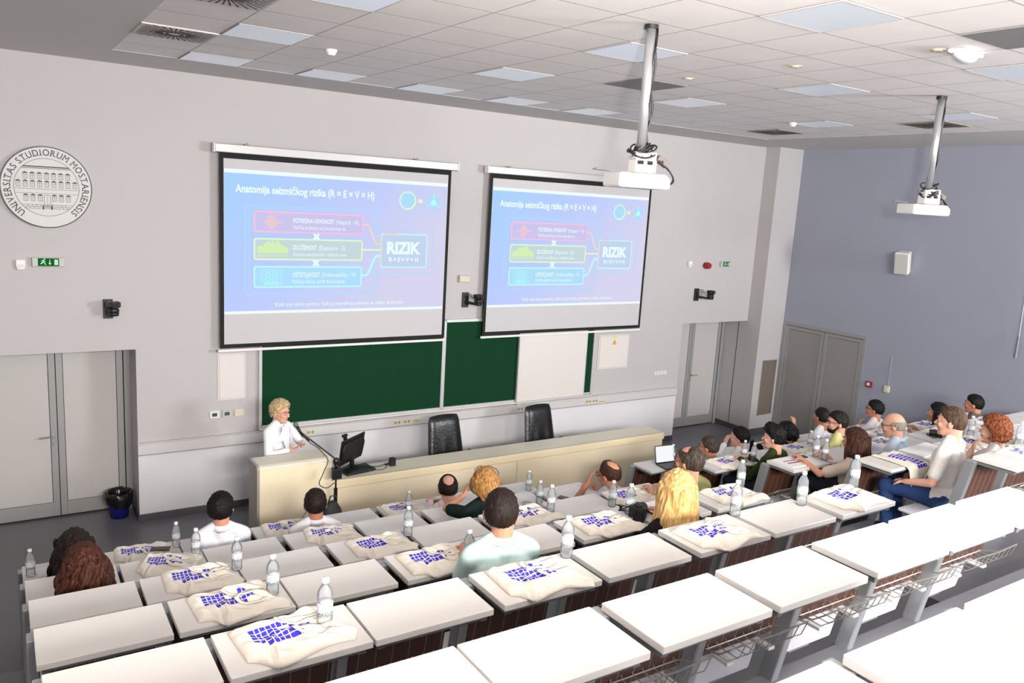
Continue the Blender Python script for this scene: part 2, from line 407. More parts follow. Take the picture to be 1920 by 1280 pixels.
def rr(mb, x0, x1, z0, z1, y, r, t=0.):
    """rounded rectangle in the XZ plane; filled, or a ring of thickness t"""
    def ring(ins):
        pts = []; q = max(r-ins, .004)
        for cx, cz, a0 in ((x1-ins-q, z1-ins-q, 0), (x0+ins+q, z1-ins-q, 90), (x0+ins+q, z0+ins+q, 180), (x1-ins-q, z0+ins+q, 270)):
            for s in range(5): a = rad(a0+s*22.5); pts.append((cx+q*math.cos(a), y, cz+q*math.sin(a)))
        return pts
    A = ring(0); n = len(A)
    if t <= 0: mb.add(A, [tuple(range(n))])
    else:
        B = ring(t); mb.add(A+B, [(i, (i+1) % n, (i+1) % n+n, i+n) for i in range(n)])
def ribbon(mb, pts, t, y):
    n = len(pts); vs = []
    for i, p in enumerate(pts):
        a = pts[max(i-1, 0)]; b = pts[min(i+1, n-1)]; dx, dz = b[0]-a[0], b[1]-a[1]; L = math.hypot(dx, dz) or 1
        vs += [(p[0]-dz/L*t/2, y, p[1]+dx/L*t/2), (p[0]+dz/L*t/2, y, p[1]-dx/L*t/2)]
    mb.add(vs, [(2*i, 2*i+1, 2*i+3, 2*i+2) for i in range(n-1)])
def disc(mb, cx, cz, r, y, t=0., n=28):
    A = [(cx+r*math.cos(2*PI*i/n), y, cz+r*math.sin(2*PI*i/n)) for i in range(n)]
    if t <= 0: mb.add(A, [tuple(range(n))])
    else:
        B = [(cx+(r-t)*math.cos(2*PI*i/n), y, cz+(r-t)*math.sin(2*PI*i/n)) for i in range(n)]
        mb.add(A+B, [(i, (i+1) % n, (i+1) % n+n, i+n) for i in range(n)])
def scurve(x0, z0, x1, z1, n=14):
    return [(x0+(x1-x0)*i/n, z0+(z1-z0)*(.5-.5*math.cos(PI*min(1, max(0, (i/n-.2)/.6))))) for i in range(n+1)]
def build_screen(x0, z1, label, hub):
    Wd, H = 3.092, 2.351
    t = thing('projection_screen', label, 'projection screen', (x0, -.11, z1-H))
    MB().box(0, Wd, -.002, .002, 0, H).build('border', m_black, t)
    MB().box(.045, Wd-.045, -.004, -.002, .05, H-.065).build('screen_cloth', m_canvas, t)
    h = MB(); h.box(-.06, Wd+.08, -.05, .05, H+.0, H+.10); h.cyl((-.06, 0, H+.06), (-.045, 0, H+.06), .02)
    h.build('housing', mat('screen housing', (180, 178, 176), .4, metal=.4), t, bevel=.015)
    e = MB(); e.box(-.075, -.06, -.055, .055, H-.005, H+.105).box(Wd+.08, Wd+.095, -.055, .055, H-.005, H+.105)
    e.build('end_cap', m_white, t, bevel=.004)
    b = MB()
    for xx in (.3, Wd-.55): b.box(xx, xx+.05, .0, .10, H+.10, H+.115).cyl((xx+.02, 0, H+.10), (xx+.02, 0, H+.13), .006)
    b.build('wall_bracket', m_alud, t)
    MB().box(-.03, Wd+.01, -.015, .015, -.045, -.012).build('bottom_slat', m_white, t, bevel=.006)
    # the slide: normalised as s(0..1) across 3.0 m, heights as in the hall
    ox = .05; y = -.006; zo = -(z1-H); X = lambda s: ox+s*3.0; Zz = lambda z: z+zo
    s = MB(); s.box(X(0), X(.996), y+.001, y+.002, Zz(2.565), Zz(4.28)); smats = [SM['bg']]
    parts = {}
    def P(k):
        if k not in parts: parts[k] = MB()
        return parts[k]
    y1, y2, y3 = y-.001, y-.002, y-.003
    P('band').box(X(0), X(.996), y1-.0005, y1, Zz(4.245), Zz(4.29)); P('band').box(X(0), X(.996), y1-.0005, y1, Zz(2.545), Zz(2.58))
    put_text(P('text'), 'Anatomija seizmičkog rizika (R = E × V × H)', X(.043), X(.637), Zz(4.025), Zz(4.118), y2, .032)
    rr(P('panel'), X(.08), X(.66), Zz(2.78), Zz(3.88), y1, .06, .012); rr(P('panel'), X(.096), X(.645), Zz(2.81), Zz(3.85), y1, .05, .008)
    rr(P('panel'), X(.635), X(.935), Zz(3.05), Zz(3.655), y1, .05, .01)
    rr(P('panel'), X(.735), X(.99), Zz(3.86), Zz(4.19), y1, .02, .006)
    for key, z0_, z1_, tx, sb, xe, se in (('pink', 3.555, 3.81, 'POTRESNA OPASNOST (Hazard - H)', 'Fizička prijetnja od pomjeranja tla.', .566, .51),
                                          ('lime', 3.215, 3.48, 'IZLOŽENOST (Exposure - E)', 'Gustina naseljenosti i urbanih zona.', .507, .518),
                                          ('cyan', 2.87, 3.135, 'OŠTETLJIVOST (Vulnerability - V)', 'Fizička slabost samih konstrukcija.', .557, .513)):
        rr(P(key+'f'), X(.117), X(.586), Zz(z0_), Zz(z1_), y1, .03); rr(P(key), X(.115), X(.588), Zz(z0_-.004), Zz(z1_+.004), y2, .034, .02)
        zm = (z0_+z1_)/2
        w1 = tx.split(' (')[0]; fr = (len(w1)+1)/len(tx)+.05
        xs = .278+(xe-.278)*fr
        put_text(P('text'), w1, X(.278), X(xs-.01), Zz(zm), Zz(zm+.058), y3, .02); put_text(P('text'), '('+tx.split(' (')[1], X(xs), X(xe), Zz(zm), Zz(zm+.058), y3, .004)
        put_text(P('text'), sb, X(.278), X(se), Zz(zm-.08), Zz(zm-.033), y3, .004)
    for cx, cz in ((.378, 3.515), (.377, 3.178)):
        for sg in (-1, 1): ribbon(P('text'), [(X(cx)-.035, Zz(cz)-.035*sg), (X(cx)+.035, Zz(cz)+.035*sg)], .03, y3-.001)
    rnd = random.Random(4)
    for i in range(23):
        hh = .105*math.exp(-((i-10.5)/4.2)**2)*(.65+.5*rnd.random())+.006; P('wave').box(X(.145)+i*.0125, X(.145)+i*.0125+.0065, y3, y3+.0005, Zz(3.68)-hh, Zz(3.68)+hh)
    for i in range(15):
        hh = .05+.09*math.exp(-((i-7)/5)**2)*(.6+.7*rnd.random()); P('city').box(X(.13)+i*.0255, X(.13)+i*.0255+.022, y3, y3+.0005, Zz(3.30), Zz(3.30)+hh*1.15)
        P('city').box(X(.13)+i*.0255+.006, X(.13)+i*.0255+.015, y3, y3+.0005, Zz(3.255), Zz(3.292))
    for dx in (-.085, .008):
        for q in range(3): rr(P('bld'), X(.189)+dx, X(.189)+dx+.078, Zz(2.955)+q*.05, Zz(2.955)+q*.05+.042, y3, .008, .012)
    P('bld').box(X(.189)-.09, X(.189)+.09, y3, y3+.0005, Zz(2.90), Zz(2.945))
    for q in range(9):
        for sg in (-1, 1): P('bld').box(X(.189)+sg*.12-.02, X(.189)+sg*.12+.02, y3, y3+.0005, Zz(2.905)+q*.022, Zz(2.912)+q*.022)
    ribbon(P('orange'), scurve(X(.588), Zz(3.69), X(.674), Zz(3.44)), .022, y2); ribbon(P('yel'), [(X(.588), Zz(3.36)), (X(.674), Zz(3.36))], .022, y2)
    ribbon(P('cyan'), scurve(X(.588), Zz(3.02), X(.674), Zz(3.28)), .03, y2)
    rr(P('rizf'), X(.674), X(.902), Zz(3.127), Zz(3.58), y1, .03); rr(P('cyan'), X(.672), X(.904), Zz(3.123), Zz(3.583), y2, .034, .018)
    P('orange').box(X(.672), X(.676), y3, y3+.0005, Zz(3.15), Zz(3.56)); P('orange').box(X(.685), X(.75), y3, y3+.0005, Zz(3.568), Zz(3.583))
    put_text(P('text'), 'RIZIK', X(.703), X(.871), Zz(3.318), Zz(3.475), y3, .05); put_text(P('text'), 'R = E × V × H', X(.715), X(.859), Zz(3.208), Zz(3.268), y3, .04)
    disc(P('cyanf'), X(.797), Zz(4.03), .1, y2); disc(P('yel'), X(.797), Zz(4.03), .125, y3, .02); disc(P('cyan'), X(.795), Zz(4.035), .118, y3-.0005, .012)
    ribbon(P('yel'), [(X(.85), Zz(4.032)), (X(.872), Zz(4.032))], .05, y2)
    disc(P('cyan'), X(.928), Zz(4.02), .04, y3); disc(P('cyanf'), X(.928), Zz(4.02), .1, y2)
    for a in (90, 210, 330): ribbon(P('cyan'), [(X(.928), Zz(4.02)), (X(.928)+.12*math.cos(rad(a)), Zz(4.02)+.12*math.sin(rad(a)))], .01, y3)
    put_text(P('text'), 'Rizik nije samo potres; rizik je interakcija potresa sa našim društvom.', X(.205), X(.793), Zz(2.632), Zz(2.682), y3, .004)
    for k, mb in parts.items():
        smats.append(SM[k]); s.mi = len(smats)-1; s.add(mb.v, mb.f)
    s.build('slide', smats, t)
build_screen(2.282, 4.473, 'projection screen showing the RIZIK slide, hanging in front of the wider chalkboard behind the speaker', 0)
build_screen(6.011, 4.479, 'projection screen showing the RIZIK slide, above the white board and behind the hanging projector', 1)
# ------------------------------------------------------------------ university seal
t = thing('wall_emblem', 'round white university seal with a building and the words UNIVERSITAS STUDIORUM MOSTARIENSIS', 'seal', (.515, -.02, 3.96))
d = MB(); n = 64; Rr = .43
d.prism([(Rr*math.cos(2*PI*i/n), Rr*math.sin(2*PI*i/n)) for i in range(n)], 1, -.03, .018)
m_seal = mat('seal face', (206, 203, 200), .5); m_ink = mat('black print', (26, 26, 28), .5)
d.build('disc', m_seal, t)
e = MB(); disc(e, 0, 0, .43, -.0315, .010, 64); disc(e, 0, 0, .305, -.0315, .004, 64)
e.build('ring_line', m_ink, t)
txt = 'UNIVERSITAS STUDIORUM MOSTARIENSIS'; L = MB(); a0, a1 = -143, 141
adv = []
for ch in txt:
    vs, fs = text_shape(ch, 0. if ch == 'M' else .008) if ch != ' ' else ([], [])
    adv.append(.34 if ch == ' ' else max(.2, max(v[0] for v in vs)-min(v[0] for v in vs))+.14)
tot = sum(adv); cur = 0
for ch, w_ in zip(txt, adv):
    mid = a0+(a1-a0)*(cur+w_/2)/tot; cur += w_
    if ch == ' ': continue
    vs, fs = text_shape(ch, 0. if ch == 'M' else .008); cx = (max(v[0] for v in vs)+min(v[0] for v in vs))/2; k = .082; a = rad(mid); out = []
    for v in vs:
        lx = (v[0]-cx)*k; lz = (v[1]-.35)*k*1.15; r_ = .366+lz
        out.append((r_*math.sin(a)+lx*math.cos(a), -.032, r_*math.cos(a)-lx*math.sin(a)))
    L.add(out, fs)
    for sg in (-1, 1):   # small serifs at the foot
        if ch in 'IRMNATD':
            ww = (max(v[0] for v in vs)-min(v[0] for v in vs))/2*k*.9 if ch != 'I' else .004
            q = []
            for lx, lz in ((sg*ww-.012, -.046), (sg*ww+.012, -.046), (sg*ww+.012, -.041), (sg*ww-.012, -.041)):
                r_ = .366+lz+.014; q.append((r_*math.sin(a)+lx*math.cos(a), -.0322, r_*math.cos(a)-lx*math.sin(a)))
            L.add(q, [(0, 1, 2, 3)])
L.build('lettering', m_ink, t)
B = MB(); y = -.032
def hl(x0, x1, z, th=.003): B.box(x0, x1, y-.0004, y, z-th/2, z+th/2)
def vl(x, z0, z1, th=.003): B.box(x-th/2, x+th/2, y-.0004, y, z0, z1)
def chord(z): return math.sqrt(max(0, .303**2-z*z))
hl(-chord(.215), chord(.215), .215, .012); hl(-chord(.198), chord(.198), .198, .006)
for z in (-.02, -.065, -.185, -.225): hl(-chord(z), chord(z), z)
for i in range(26):
    x = -.24+i*.0195
    if abs(x) < chord(-.215)-.01 and abs(x) > .03: vl(x, -.205 if i % 2 else -.225, -.185 if i % 2 else -.205)
hl(-chord(-.205), chord(-.205), -.205)
def win(cx, cz):
    if abs(cx)+.018 > chord(cz)-.002: return
    vl(cx-.018, cz-.03, cz+.026); vl(cx+.018, cz-.03, cz+.026); hl(cx-.018, cx+.018, cz-.03); hl(cx-.018, cx+.018, cz+.026); vl(cx, cz-.03, cz+.02, .002); hl(cx-.018, cx+.018, cz+.008, .002)
    B.add([(cx-.03, y-.0002, cz+.028), (cx+.03, y-.0002, cz+.028), (cx, y-.0002, cz+.044)], [(0, 1, 2)])
for i in range(-4, 5): win(i*.066, .115); win(i*.066, .03)
for i in (-3, -2, -1, 1, 2, 3): win(i*.066, -.115)
vl(-.03, -.185, -.1); vl(.03, -.185, -.1); vl(0, -.185, -.09, .002)
for i in range(8):
    a, b = PI*i/8, PI*(i+1)/8; B.add([(.03*math.cos(a), y, -.1+.02*math.sin(a)), (.03*math.cos(b), y, -.1+.02*math.sin(b)), (.033*math.cos(b), y, -.1+.023*math.sin(b)), (.033*math.cos(a), y, -.1+.023*math.sin(a))], [(0, 1, 2, 3)])
for q in range(4): hl(-.03, .03, -.19-q*.008)
vl(-.04, -.235, -.19, .012); vl(.04, -.235, -.19, .012)
B.build('building_drawing', m_ink, t)

# ------------------------------------------------------------------ wall items
def exit_sign(x, z, label, sc=1.0):
    t = thing('exit_sign', label, 'exit sign', (x, 0, z), 0)
    MB().box(-.155*sc, .155*sc, -.05, 0, -.05, .05).build('housing', mat('sign housing', (186, 186, 182), .4), t, bevel=.008)
    s = MB(); s.box(-.10*sc, .10*sc, -.053, -.05, -.042, .042); sf = s.build('sign_face', glow('green sign', (20, 112, 48), .8), t)
    g = MB(); yy = -.0545
    ribbon(g, [(-.075*sc, -.02), (-.055*sc, 0), (-.045*sc, .022)], .012, yy); disc(g, -.038*sc, .032, .008, yy); ribbon(g, [(-.055*sc, 0), (-.035*sc, -.008), (-.03*sc, -.03)], .009, yy)
    ribbon(g, [(-.07*sc, .016), (-.048*sc, .018), (-.03*sc, .006)], .008, yy)
    ribbon(g, [(.012*sc, .028), (.012*sc, -.02)], .008, yy); g.add([(-.004*sc, yy, -.008), (.028*sc, yy, -.008), (.012*sc, yy, -.03)], [(0, 1, 2)])
    g.box(.055*sc, .09*sc, yy-.0003, yy, -.03, .03)
    g.build('pictogram', glow('sign white', (225, 245, 225), .9), sf)
exit_sign(.50, 3.16, 'green emergency exit sign with arrow, below the round seal')
exit_sign(11.12, 3.21, 'green emergency exit sign beside the red siren', .85)
def sensor(x, z, label):
    t = thing('motion_sensor', label, 'motion sensor', (x, 0, z), 0, 'motion sensors')
    b = MB(); b.prism([(-.035, -.055), (.035, -.055), (.045, -.01), (.045, .055), (-.045, .055), (-.045, -.01)], 1, -.045, 0)
    b.build('sensor_body', m_white, t, bevel=.01); MB().box(-.03, .03, -.049, -.045, -.035, .005).build('lens', mat('sensor lens', (214, 212, 204), .3), t)
sensor(.24, 3.13, 'small white motion sensor beside the exit sign below the seal')
sensor(10.23, 3.20, 'small white motion sensor beside the red siren')
t = thing('wall_box', 'small beige junction box on the wall between the two screens', 'junction box', (5.71, 0, 2.96))
MB().box(-.09, .09, -.05, 0, -.05, .05).build('box_body', mat('beige box', (196, 190, 172), .5), t, bevel=.008)
MB().box(-.08, .08, -.053, -.05, -.04, .04).build('lid', mat('beige lid', (204, 198, 180), .5), t, bevel=.003)
t = thing('siren', 'round red alarm siren on the white wall above the door', 'siren', (10.63, 0, 3.18))
MB().cyl((0, 0, 0), (0, -.05, 0), .055, n=20).build('base', m_red, t); MB().cyl((0, -.05, 0), (.0, -.11, 0), .062, .05, n=20).build('sounder', m_red, t)
def ptz(x, z, label, arm, rz):
    t = thing('wall_camera', label, 'camera', (x, 0, z), 0, 'black wall cameras')
    MB().box(-.05, .05, -.03, 0, -.11, .11).build('wall_plate', m_dark, t, bevel=.004)
    L_ = arm; dx = math.sin(rz)*L_; dy = -math.cos(rz)*L_
    MB().cyl((0, -.03, -.03), (dx, dy, -.05), .022, .018).build('arm', m_dark, t)
    b = MB(); b.ell((dx, dy, 0), (.062, .062, .05)); b.cyl((dx, dy, -.06), (dx, dy, -.02), .055, .06, 16); b.build('base', m_dark, t, smooth=True)
    h = MB(); M = Matrix.Rotation(rz*.6, 3, 'Z'); h.box(-.07, .07, -.05, .05, .035, .1)
    h.v = [tuple(M @ Vector(p)+Vector((dx, dy, 0))) for p in h.v]; ch_ = h.build('camera_head', m_dark, t, bevel=.015)
    q = MB(); a = M @ Vector((0, -.05, .068)); b_ = M @ Vector((0, -.075, .068)); q.cyl(a+Vector((dx, dy, 0)), b_+Vector((dx, dy, 0)), .034, n=18)
    q.build('lens', mat('camera lens', (50, 52, 56), .15), ch_)
    c = MB(); c.tube([(0, -.03, .06), (dx*.3, dy*.4, .1), (dx*.7, dy*.8, .0), (dx, dy, -.02)], .005); c.build('cable', mat('grey cable', (120, 120, 122), .5), t)
ptz(1.07, 2.63, 'small black camera on the wall below the seal, above the first door', .16, .25)
ptz(5.75, 2.65, 'small black camera on an arm between the two screens', .22, .6)
ptz(10.47, 2.66, 'small black camera on an arm above the door beside the second screen', .26, .55)
# service panel, thermostats, fuse box
t = thing('service_panel', 'tall flush white service panel with a thin frame above the wall controls', 'panel', (2.44, 0, 1.74))
MB().box(-.17, .17, -.008, 0, -.3, .3).build('panel_frame', mat('panel frame', (214, 206, 200), .6), t)
MB().box(-.145, .145, -.012, -.008, -.275, .275).build('panel_door', mat('panel door', (222, 215, 210), .6), t)
for x, nm, lb, c in ((2.23, 'thermostat', 'small white thermostat, the one farthest from the chalkboard', 1), (2.38, 'thermostat', 'small grey thermostat in the middle of the three wall controls', 2), (2.53, 'light_switch', 'cream light switch beside the thermostats', 0)):
    t = thing(nm, lb, 'wall control', (x, 0, 1.265))
    MB().box(-.058, .058, -.02, 0, -.045, .045).build('cover', m_cream if c == 0 else (m_white if c == 1 else mat('grey cover', (190, 190, 188), .4)), t, bevel=.004)
    MB().box(-.03, .03, -.023, -.02, -.022, .022).build('display' if c else 'rocker', m_lcd if c else m_cream, t)
t = thing('fuse_box', 'white fuse box door with a yellow warning triangle beside the white board', 'fuse box', (8.655, 0, 1.725))
MB().box(-.33, .33, -.012, 0, -.29, .29).build('box_frame', mat('fuse frame', (212, 205, 200), .6), t)
MB().box(-.30, .30, -.02, -.012, -.26, .26).build('box_door', mat('fuse door', (224, 216, 210), .55), t)
g = MB(); g.add([(-.05, -.0215, .12), (.05, -.0215, .12), (0, -.0215, .21)], [(0, 1, 2)]); g.build('warning_triangle', mat('yellow sticker', (226, 178, 40), .5), t)
g = MB(); ribbon(g, [(.005, .19), (-.012, .162), (.01, .16), (-.004, .132)], .007, -.0222); g.build('bolt_mark', m_ink, t)
g = MB(); g.box(-.05, .05, -.0215, -.0205, .235, .255); g.build('sticker', mat('yellow label', (230, 220, 70), .5), t)
t = thing('switch_row', 'row of flush white light switches beside the fuse box', 'light switch', (9.78, 0, 1.28))
for q in range(4): MB().box(-.15+q*.075, -.08+q*.075, -.012, 0, -.035, .035).build('rocker', mat('off white plastic', (226, 218, 210), .4), t, bevel=.003)
# blue wall items
t = thing('wall_speaker', 'white loudspeaker angled down on the grey blue wall', 'loudspeaker', (XR, -2.58, 3.53))
s = MB(); pr = [(-.26, -.11), (-.24, .11), (-.03, .08), (-.03, -.08)]
s.prism([(-.25, -.12), (-.25, .12), (-.06, .085), (-.06, -.085)], 2, -.18, .18)
sb = s.build('cabinet', m_white, t, bevel=.02); sb.rotation_euler = (0, rad(-12), rad(12))
g = MB(); g.box(-.262, -.251, -.1, .1, -.16, .16); gb = g.build('grille', mat('speaker grille', (196, 194, 188), .6, bump=.3, bscale=300), t, bevel=.004); gb.rotation_euler = (0, rad(-12), rad(12))
MB().box(-.07, 0, -.02, .02, -.03, .03).build('bracket', m_alud, t)
t = thing('fire_alarm_button', 'red fire alarm call point on the grey blue wall beside the steel door', 'fire alarm button', (XR, -2.23, 1.37))
MB().box(-.045, 0, -.05, .05, -.05, .05).build('housing', m_red, t, bevel=.005); MB().box(-.048, -.045, -.028, .028, -.022, .03).build('glass_plate', m_white, t)
t = thing('wall_switch', 'cream wall switch on the grey blue wall beside the red call point', 'light switch', (XR, -2.56, 1.36))
MB().box(-.045, 0, -.045, .045, -.055, .055).build('housing', m_cream, t, bevel=.005)
MB().box(-.05, -.045, -.03, .03, -.035, .035).build('rocker', mat('switch rocker', (222, 214, 186), .4), t); MB().box(-.012, 0, -.008, .008, .055, .55).build('cable_duct', m_blue, t)
t = thing('blind_cord', 'thin blind cord with a long grey weight hanging on the grey blue wall', 'blind cord', (XR-.04, -4.47, 2.4))
MB().cyl((0, 0, .18), (0, .02, 1.5), .004).build('cord', m_white, t); MB().cyl((0, 0, -.12), (0, 0, .2), .016, .012).build('cord_weight', mat('grey weight', (140, 144, 150), .4), t)

# ------------------------------------------------------------------ ceiling items
m_panel = mat('luminaire diffuser', (212, 218, 224), .3, emit=((222, 230, 242), .16))
def lamp(x, y, label):
    t = thing('ceiling_light', label, 'ceiling light', (x, y, CEIL), 0, 'square ceiling lights')
    MB().box(-.288, .288, -.288, .288, -.003, .0035).build('diffuser', m_panel, t)
    f = MB()
    for a in ((-.296, -.288, -.296, .296), (.288, .296, -.296, .296), (-.288, .288, -.296, -.288), (-.288, .288, .288, .296)): f.box(a[0], a[1], a[2], a[3], -.004, .0035)
    f.build('frame', mat('luminaire frame', (176, 172, 168), .8), t)
cols = [1.965, 3.165, 4.365, 5.565, 6.765]
od = ['first', 'second', 'third', 'fourth', 'fifth']
for i, x in enumerate(cols): lamp(x, -1.343, 'square ceiling light in the row along the front wall, %s from the seal side' % od[i])
for y, xs, nm in ((-3.143, (1.965, 4.365, 6.765, 9.165), 'second row from the front wall'), (-4.943, (1.965, 4.365, 6.765, 9.165), 'third row from the front wall'), (-6.743, (4.365, 6.765, 9.165), 'row nearest above the desks')):
    for i, x in enumerate(xs): lamp(x, y, 'square ceiling light, %s, %s from the seal side' % (nm, od[i]))
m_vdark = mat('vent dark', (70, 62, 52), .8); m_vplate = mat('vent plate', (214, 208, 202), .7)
def vent(x, y, label, c=m_vplate):
    t = thing('ceiling_vent', label, 'vent', (x, y, CEIL), 0, 'swirl ceiling vents')
    MB().box(-.296, .296, -.296, .296, -.008, .0035).build('plate', c, t)
    s = MB()
    for i in range(36):
        a = 2*PI*i/36+.05; ca, sa = math.cos(a), math.sin(a); lim = .275/max(abs(ca), abs(sa)); lim = min(lim, .36)
        segs = ((.05, .075), (.09, .16 if i % 2 else .2), (.17 if i % 2 else .215, lim))
        for r1, r2 in segs:
            wd = .0075; s.add([(ca*r1-sa*wd, sa*r1+ca*wd, -.0095), (ca*r2-sa*wd, sa*r2+ca*wd, -.0095), (ca*r2+sa*wd, sa*r2-ca*wd, -.0095), (ca*r1+sa*wd, sa*r1-ca*wd, -.0095)], [(0, 1, 2, 3)])
    s.build('slot', m_vdark, t)
vent(1.365, -2.543, 'square ceiling vent with radiating slots, nearer the front wall, on the seal side')
vent(1.365, -4.343, 'square ceiling vent with radiating slots cut by the picture top, on the seal side')
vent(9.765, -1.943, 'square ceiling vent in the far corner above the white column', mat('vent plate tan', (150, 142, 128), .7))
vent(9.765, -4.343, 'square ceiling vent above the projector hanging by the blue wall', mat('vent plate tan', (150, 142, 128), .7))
for x, y, l in ((5.565, -3.743, 'dark grey ceiling tile behind the first projector pole'), (5.565, -7.343, 'dark grey ceiling tile beside the oval emergency lamp')):
    t = thing('return_air_tile', l, 'ceiling tile', (x, y, CEIL), 0, 'dark ceiling tiles')
    MB().box(-.296, .296, -.296, .296, -.004, .0035).build('plate', mat('grey perforated plate', (132, 130, 130), .7), t)
def smoke(x, y, label):
    t = thing('smoke_detector', label, 'smoke detector', (x, y, CEIL), 0, 'smoke detectors')
    MB().cyl((0, 0, 0), (0, 0, -.02), .05, n=20).build('base', m_white, t); MB().cyl((0, 0, -.02), (0, 0, -.05), .045, .03, 20).build('sensor_head', m_white, t)
smoke(2.59, -2.94, 'white smoke detector between the ceiling lights near the seal'); smoke(8.88, -2.94, 'white smoke detector near the far ceiling vents')
for i, (x, y, l) in enumerate(((5.57, -5.55, 'beige ceiling sprinkler cap between the two projector poles'), (5.52, -4.39, 'beige ceiling sprinkler cap behind the first projector pole'), (5.62, -6.71, 'beige ceiling sprinkler cap beside the emergency lamp'))):
    t = tag(MB().cyl((0, 0, 0), (0, 0, -.006), .05, n=20).cyl((0, 0, -.006), (0, 0, -.012), .03, n=16).build('sprinkler_cap', mat('beige cap', (206, 190, 165), .5), loc=(x, y, CEIL)), l, 'sprinkler cap', 'sprinkler caps')
t = thing('emergency_lamp', 'oval white emergency lamp surface mounted on the ceiling', 'emergency light', (5.78, -6.82, CEIL), rad(10))
MB().box(-.16, .16, -.07, .07, -.03, 0).build('base', m_white, t, bevel=.02)
e = MB(); e.ell((0, 0, -.03), (.16, .068, .05)); e.build('diffuser', mat('lamp diffuser', (214, 216, 214), .3), t, smooth=True)

# projectors on ceiling poles ----------------------------------------------
def projector(x, y, zb, label, yaw, seed):
    t = thing('ceiling_projector', label, 'projector', (x, y, CEIL), 0, 'ceiling projectors')
    L_ = CEIL-zb
    MB().cyl((0, 0, 0), (0, 0, -L_), .033, n=20).build('pole', mat('pole aluminium', (190, 192, 194), .3, metal=.7), t, smooth=True)
    MB().cyl((0, 0, -.004), (0, 0, -.03), .048, n=20).build('ceiling_flange', m_dark, t)
    M = Matrix.Rotation(yaw, 3, 'Z')
    def R_(mb, off=(0, 0, 0)):
        mb.v = [tuple(M @ Vector(p)+Vector(off)) for p in mb.v]; return mb
    b = MB(); b.prism([(-.19, -.01), (.2, -.01), (.2, .06), (.16, .09), (-.19, .09)], 1, -.13, .15)
    R_(b, (0, .02, -L_-.235)); b.build('projector_body', m_white, t, bevel=.018)
    k = MB(); k.box(-.06, .1, -.06, .06, -.14, -.05); R_(k, (0, 0, -L_)); k.build('mount', m_white, t, bevel=.008)
    k3 = MB(); k3.box(-.05, -.005, -.066, -.0605, -.085, -.06).box(.025, .065, -.066, -.0605, -.085, -.06); R_(k3, (0, 0, -L_)); k3.build('mount_slot', m_gap, t)
    k2 = MB(); k2.box(-.055, -.005, -.062, -.055, -.045, -.01).box(-.06, .1, -.05, .05, -.05, .0); R_(k2, (0, 0, -L_)); k2.build('mount_bracket', mat('bracket white', (214, 210, 205), .4), t, bevel=.004)
    l = MB(); l.cyl((-.1, .17, .04), (-.1, .2, .04), .035, n=18); R_(l, (0, .0, -L_-.235)); l.build('lens', mat('projector lens', (40, 42, 48), .1), t)
    a = MB(); a.tube([(-.2, 0, .1), (-.32, .02, .105), (-.33, .04, .1), (-.2, .05, .1)], .006); R_(a, (0, 0, -L_-.235)); a.build('lever', m_alud, t)
    p = MB(); p.box(-.05, .05, -.03, .03, -.012, .03); 
    p.v = [tuple(Matrix.Rotation(.5, 3, 'Y') @ Vector(q)) for q in p.v]; R_(p, (.18, -.02, -L_-.06)); p.build('adapter', mat('grey adapter', (104, 94, 88), .5), t, bevel=.004)
    R2 = random.Random(seed)
    # cables down the pole and tangled loops
    for q in range(3):
        c = MB(); o = .036+.008*q; ang = -.9+.4*q
        pts = [(o*math.cos(ang)+.012*math.sin(j*1.3+q), o*math.sin(ang)+.01*math.cos(j), -.02-(L_-.05)*j/14) for j in range(15)]
        c.tube(pts, .0065); c.build('cable', m_dark, t, smooth=True)
    for q in range(7):
        c = MB(); rx, ry = R2.uniform(.05, .12), R2.uniform(.045, .09); cz = -L_+R2.uniform(-.05, .04); tl = R2.uniform(-.5, .5); ph = R2.uniform(0, 6)
        pts = [Vector((rx*math.cos(j*PI/9+ph), ry*math.sin(j*PI/9+ph), .03*math.sin(j*PI/9*1.5+ph)+tl*.05*math.cos(j*PI/9))) for j in range(17)]
        c.tube([p_+Vector((.01, 0, cz)) for p_ in pts], .006); c.build('cable', m_dark, t, smooth=True)
    for q in range(3):
        c = MB(); a0 = Vector((.1+.03*q, -.05, -L_-.05)); a1 = Vector((.3+.03*q, -.05+.03*q, -L_-.12-.02*q)); a2 = Vector((.29, -.1, -L_-.21)); a3 = Vector((.1, -.13, -L_-.215))
        pts = [a0*(1-s)**3+3*a1*s*(1-s)**2+3*a2*s*s*(1-s)+a3*s**3 for s in [i/14 for i in range(15)]]
        c.tube(pts, .0055); c.build('cable', m_dark, t, smooth=True)
projector(3.77, -5.79, 4.5, 'white ceiling projector on a silver pole with tangled cables before the second screen', rad(-14), 3)
projector(7.63, -5.62, 4.461, 'white ceiling projector on a silver pole seen against the grey blue wall', rad(-24), 8)

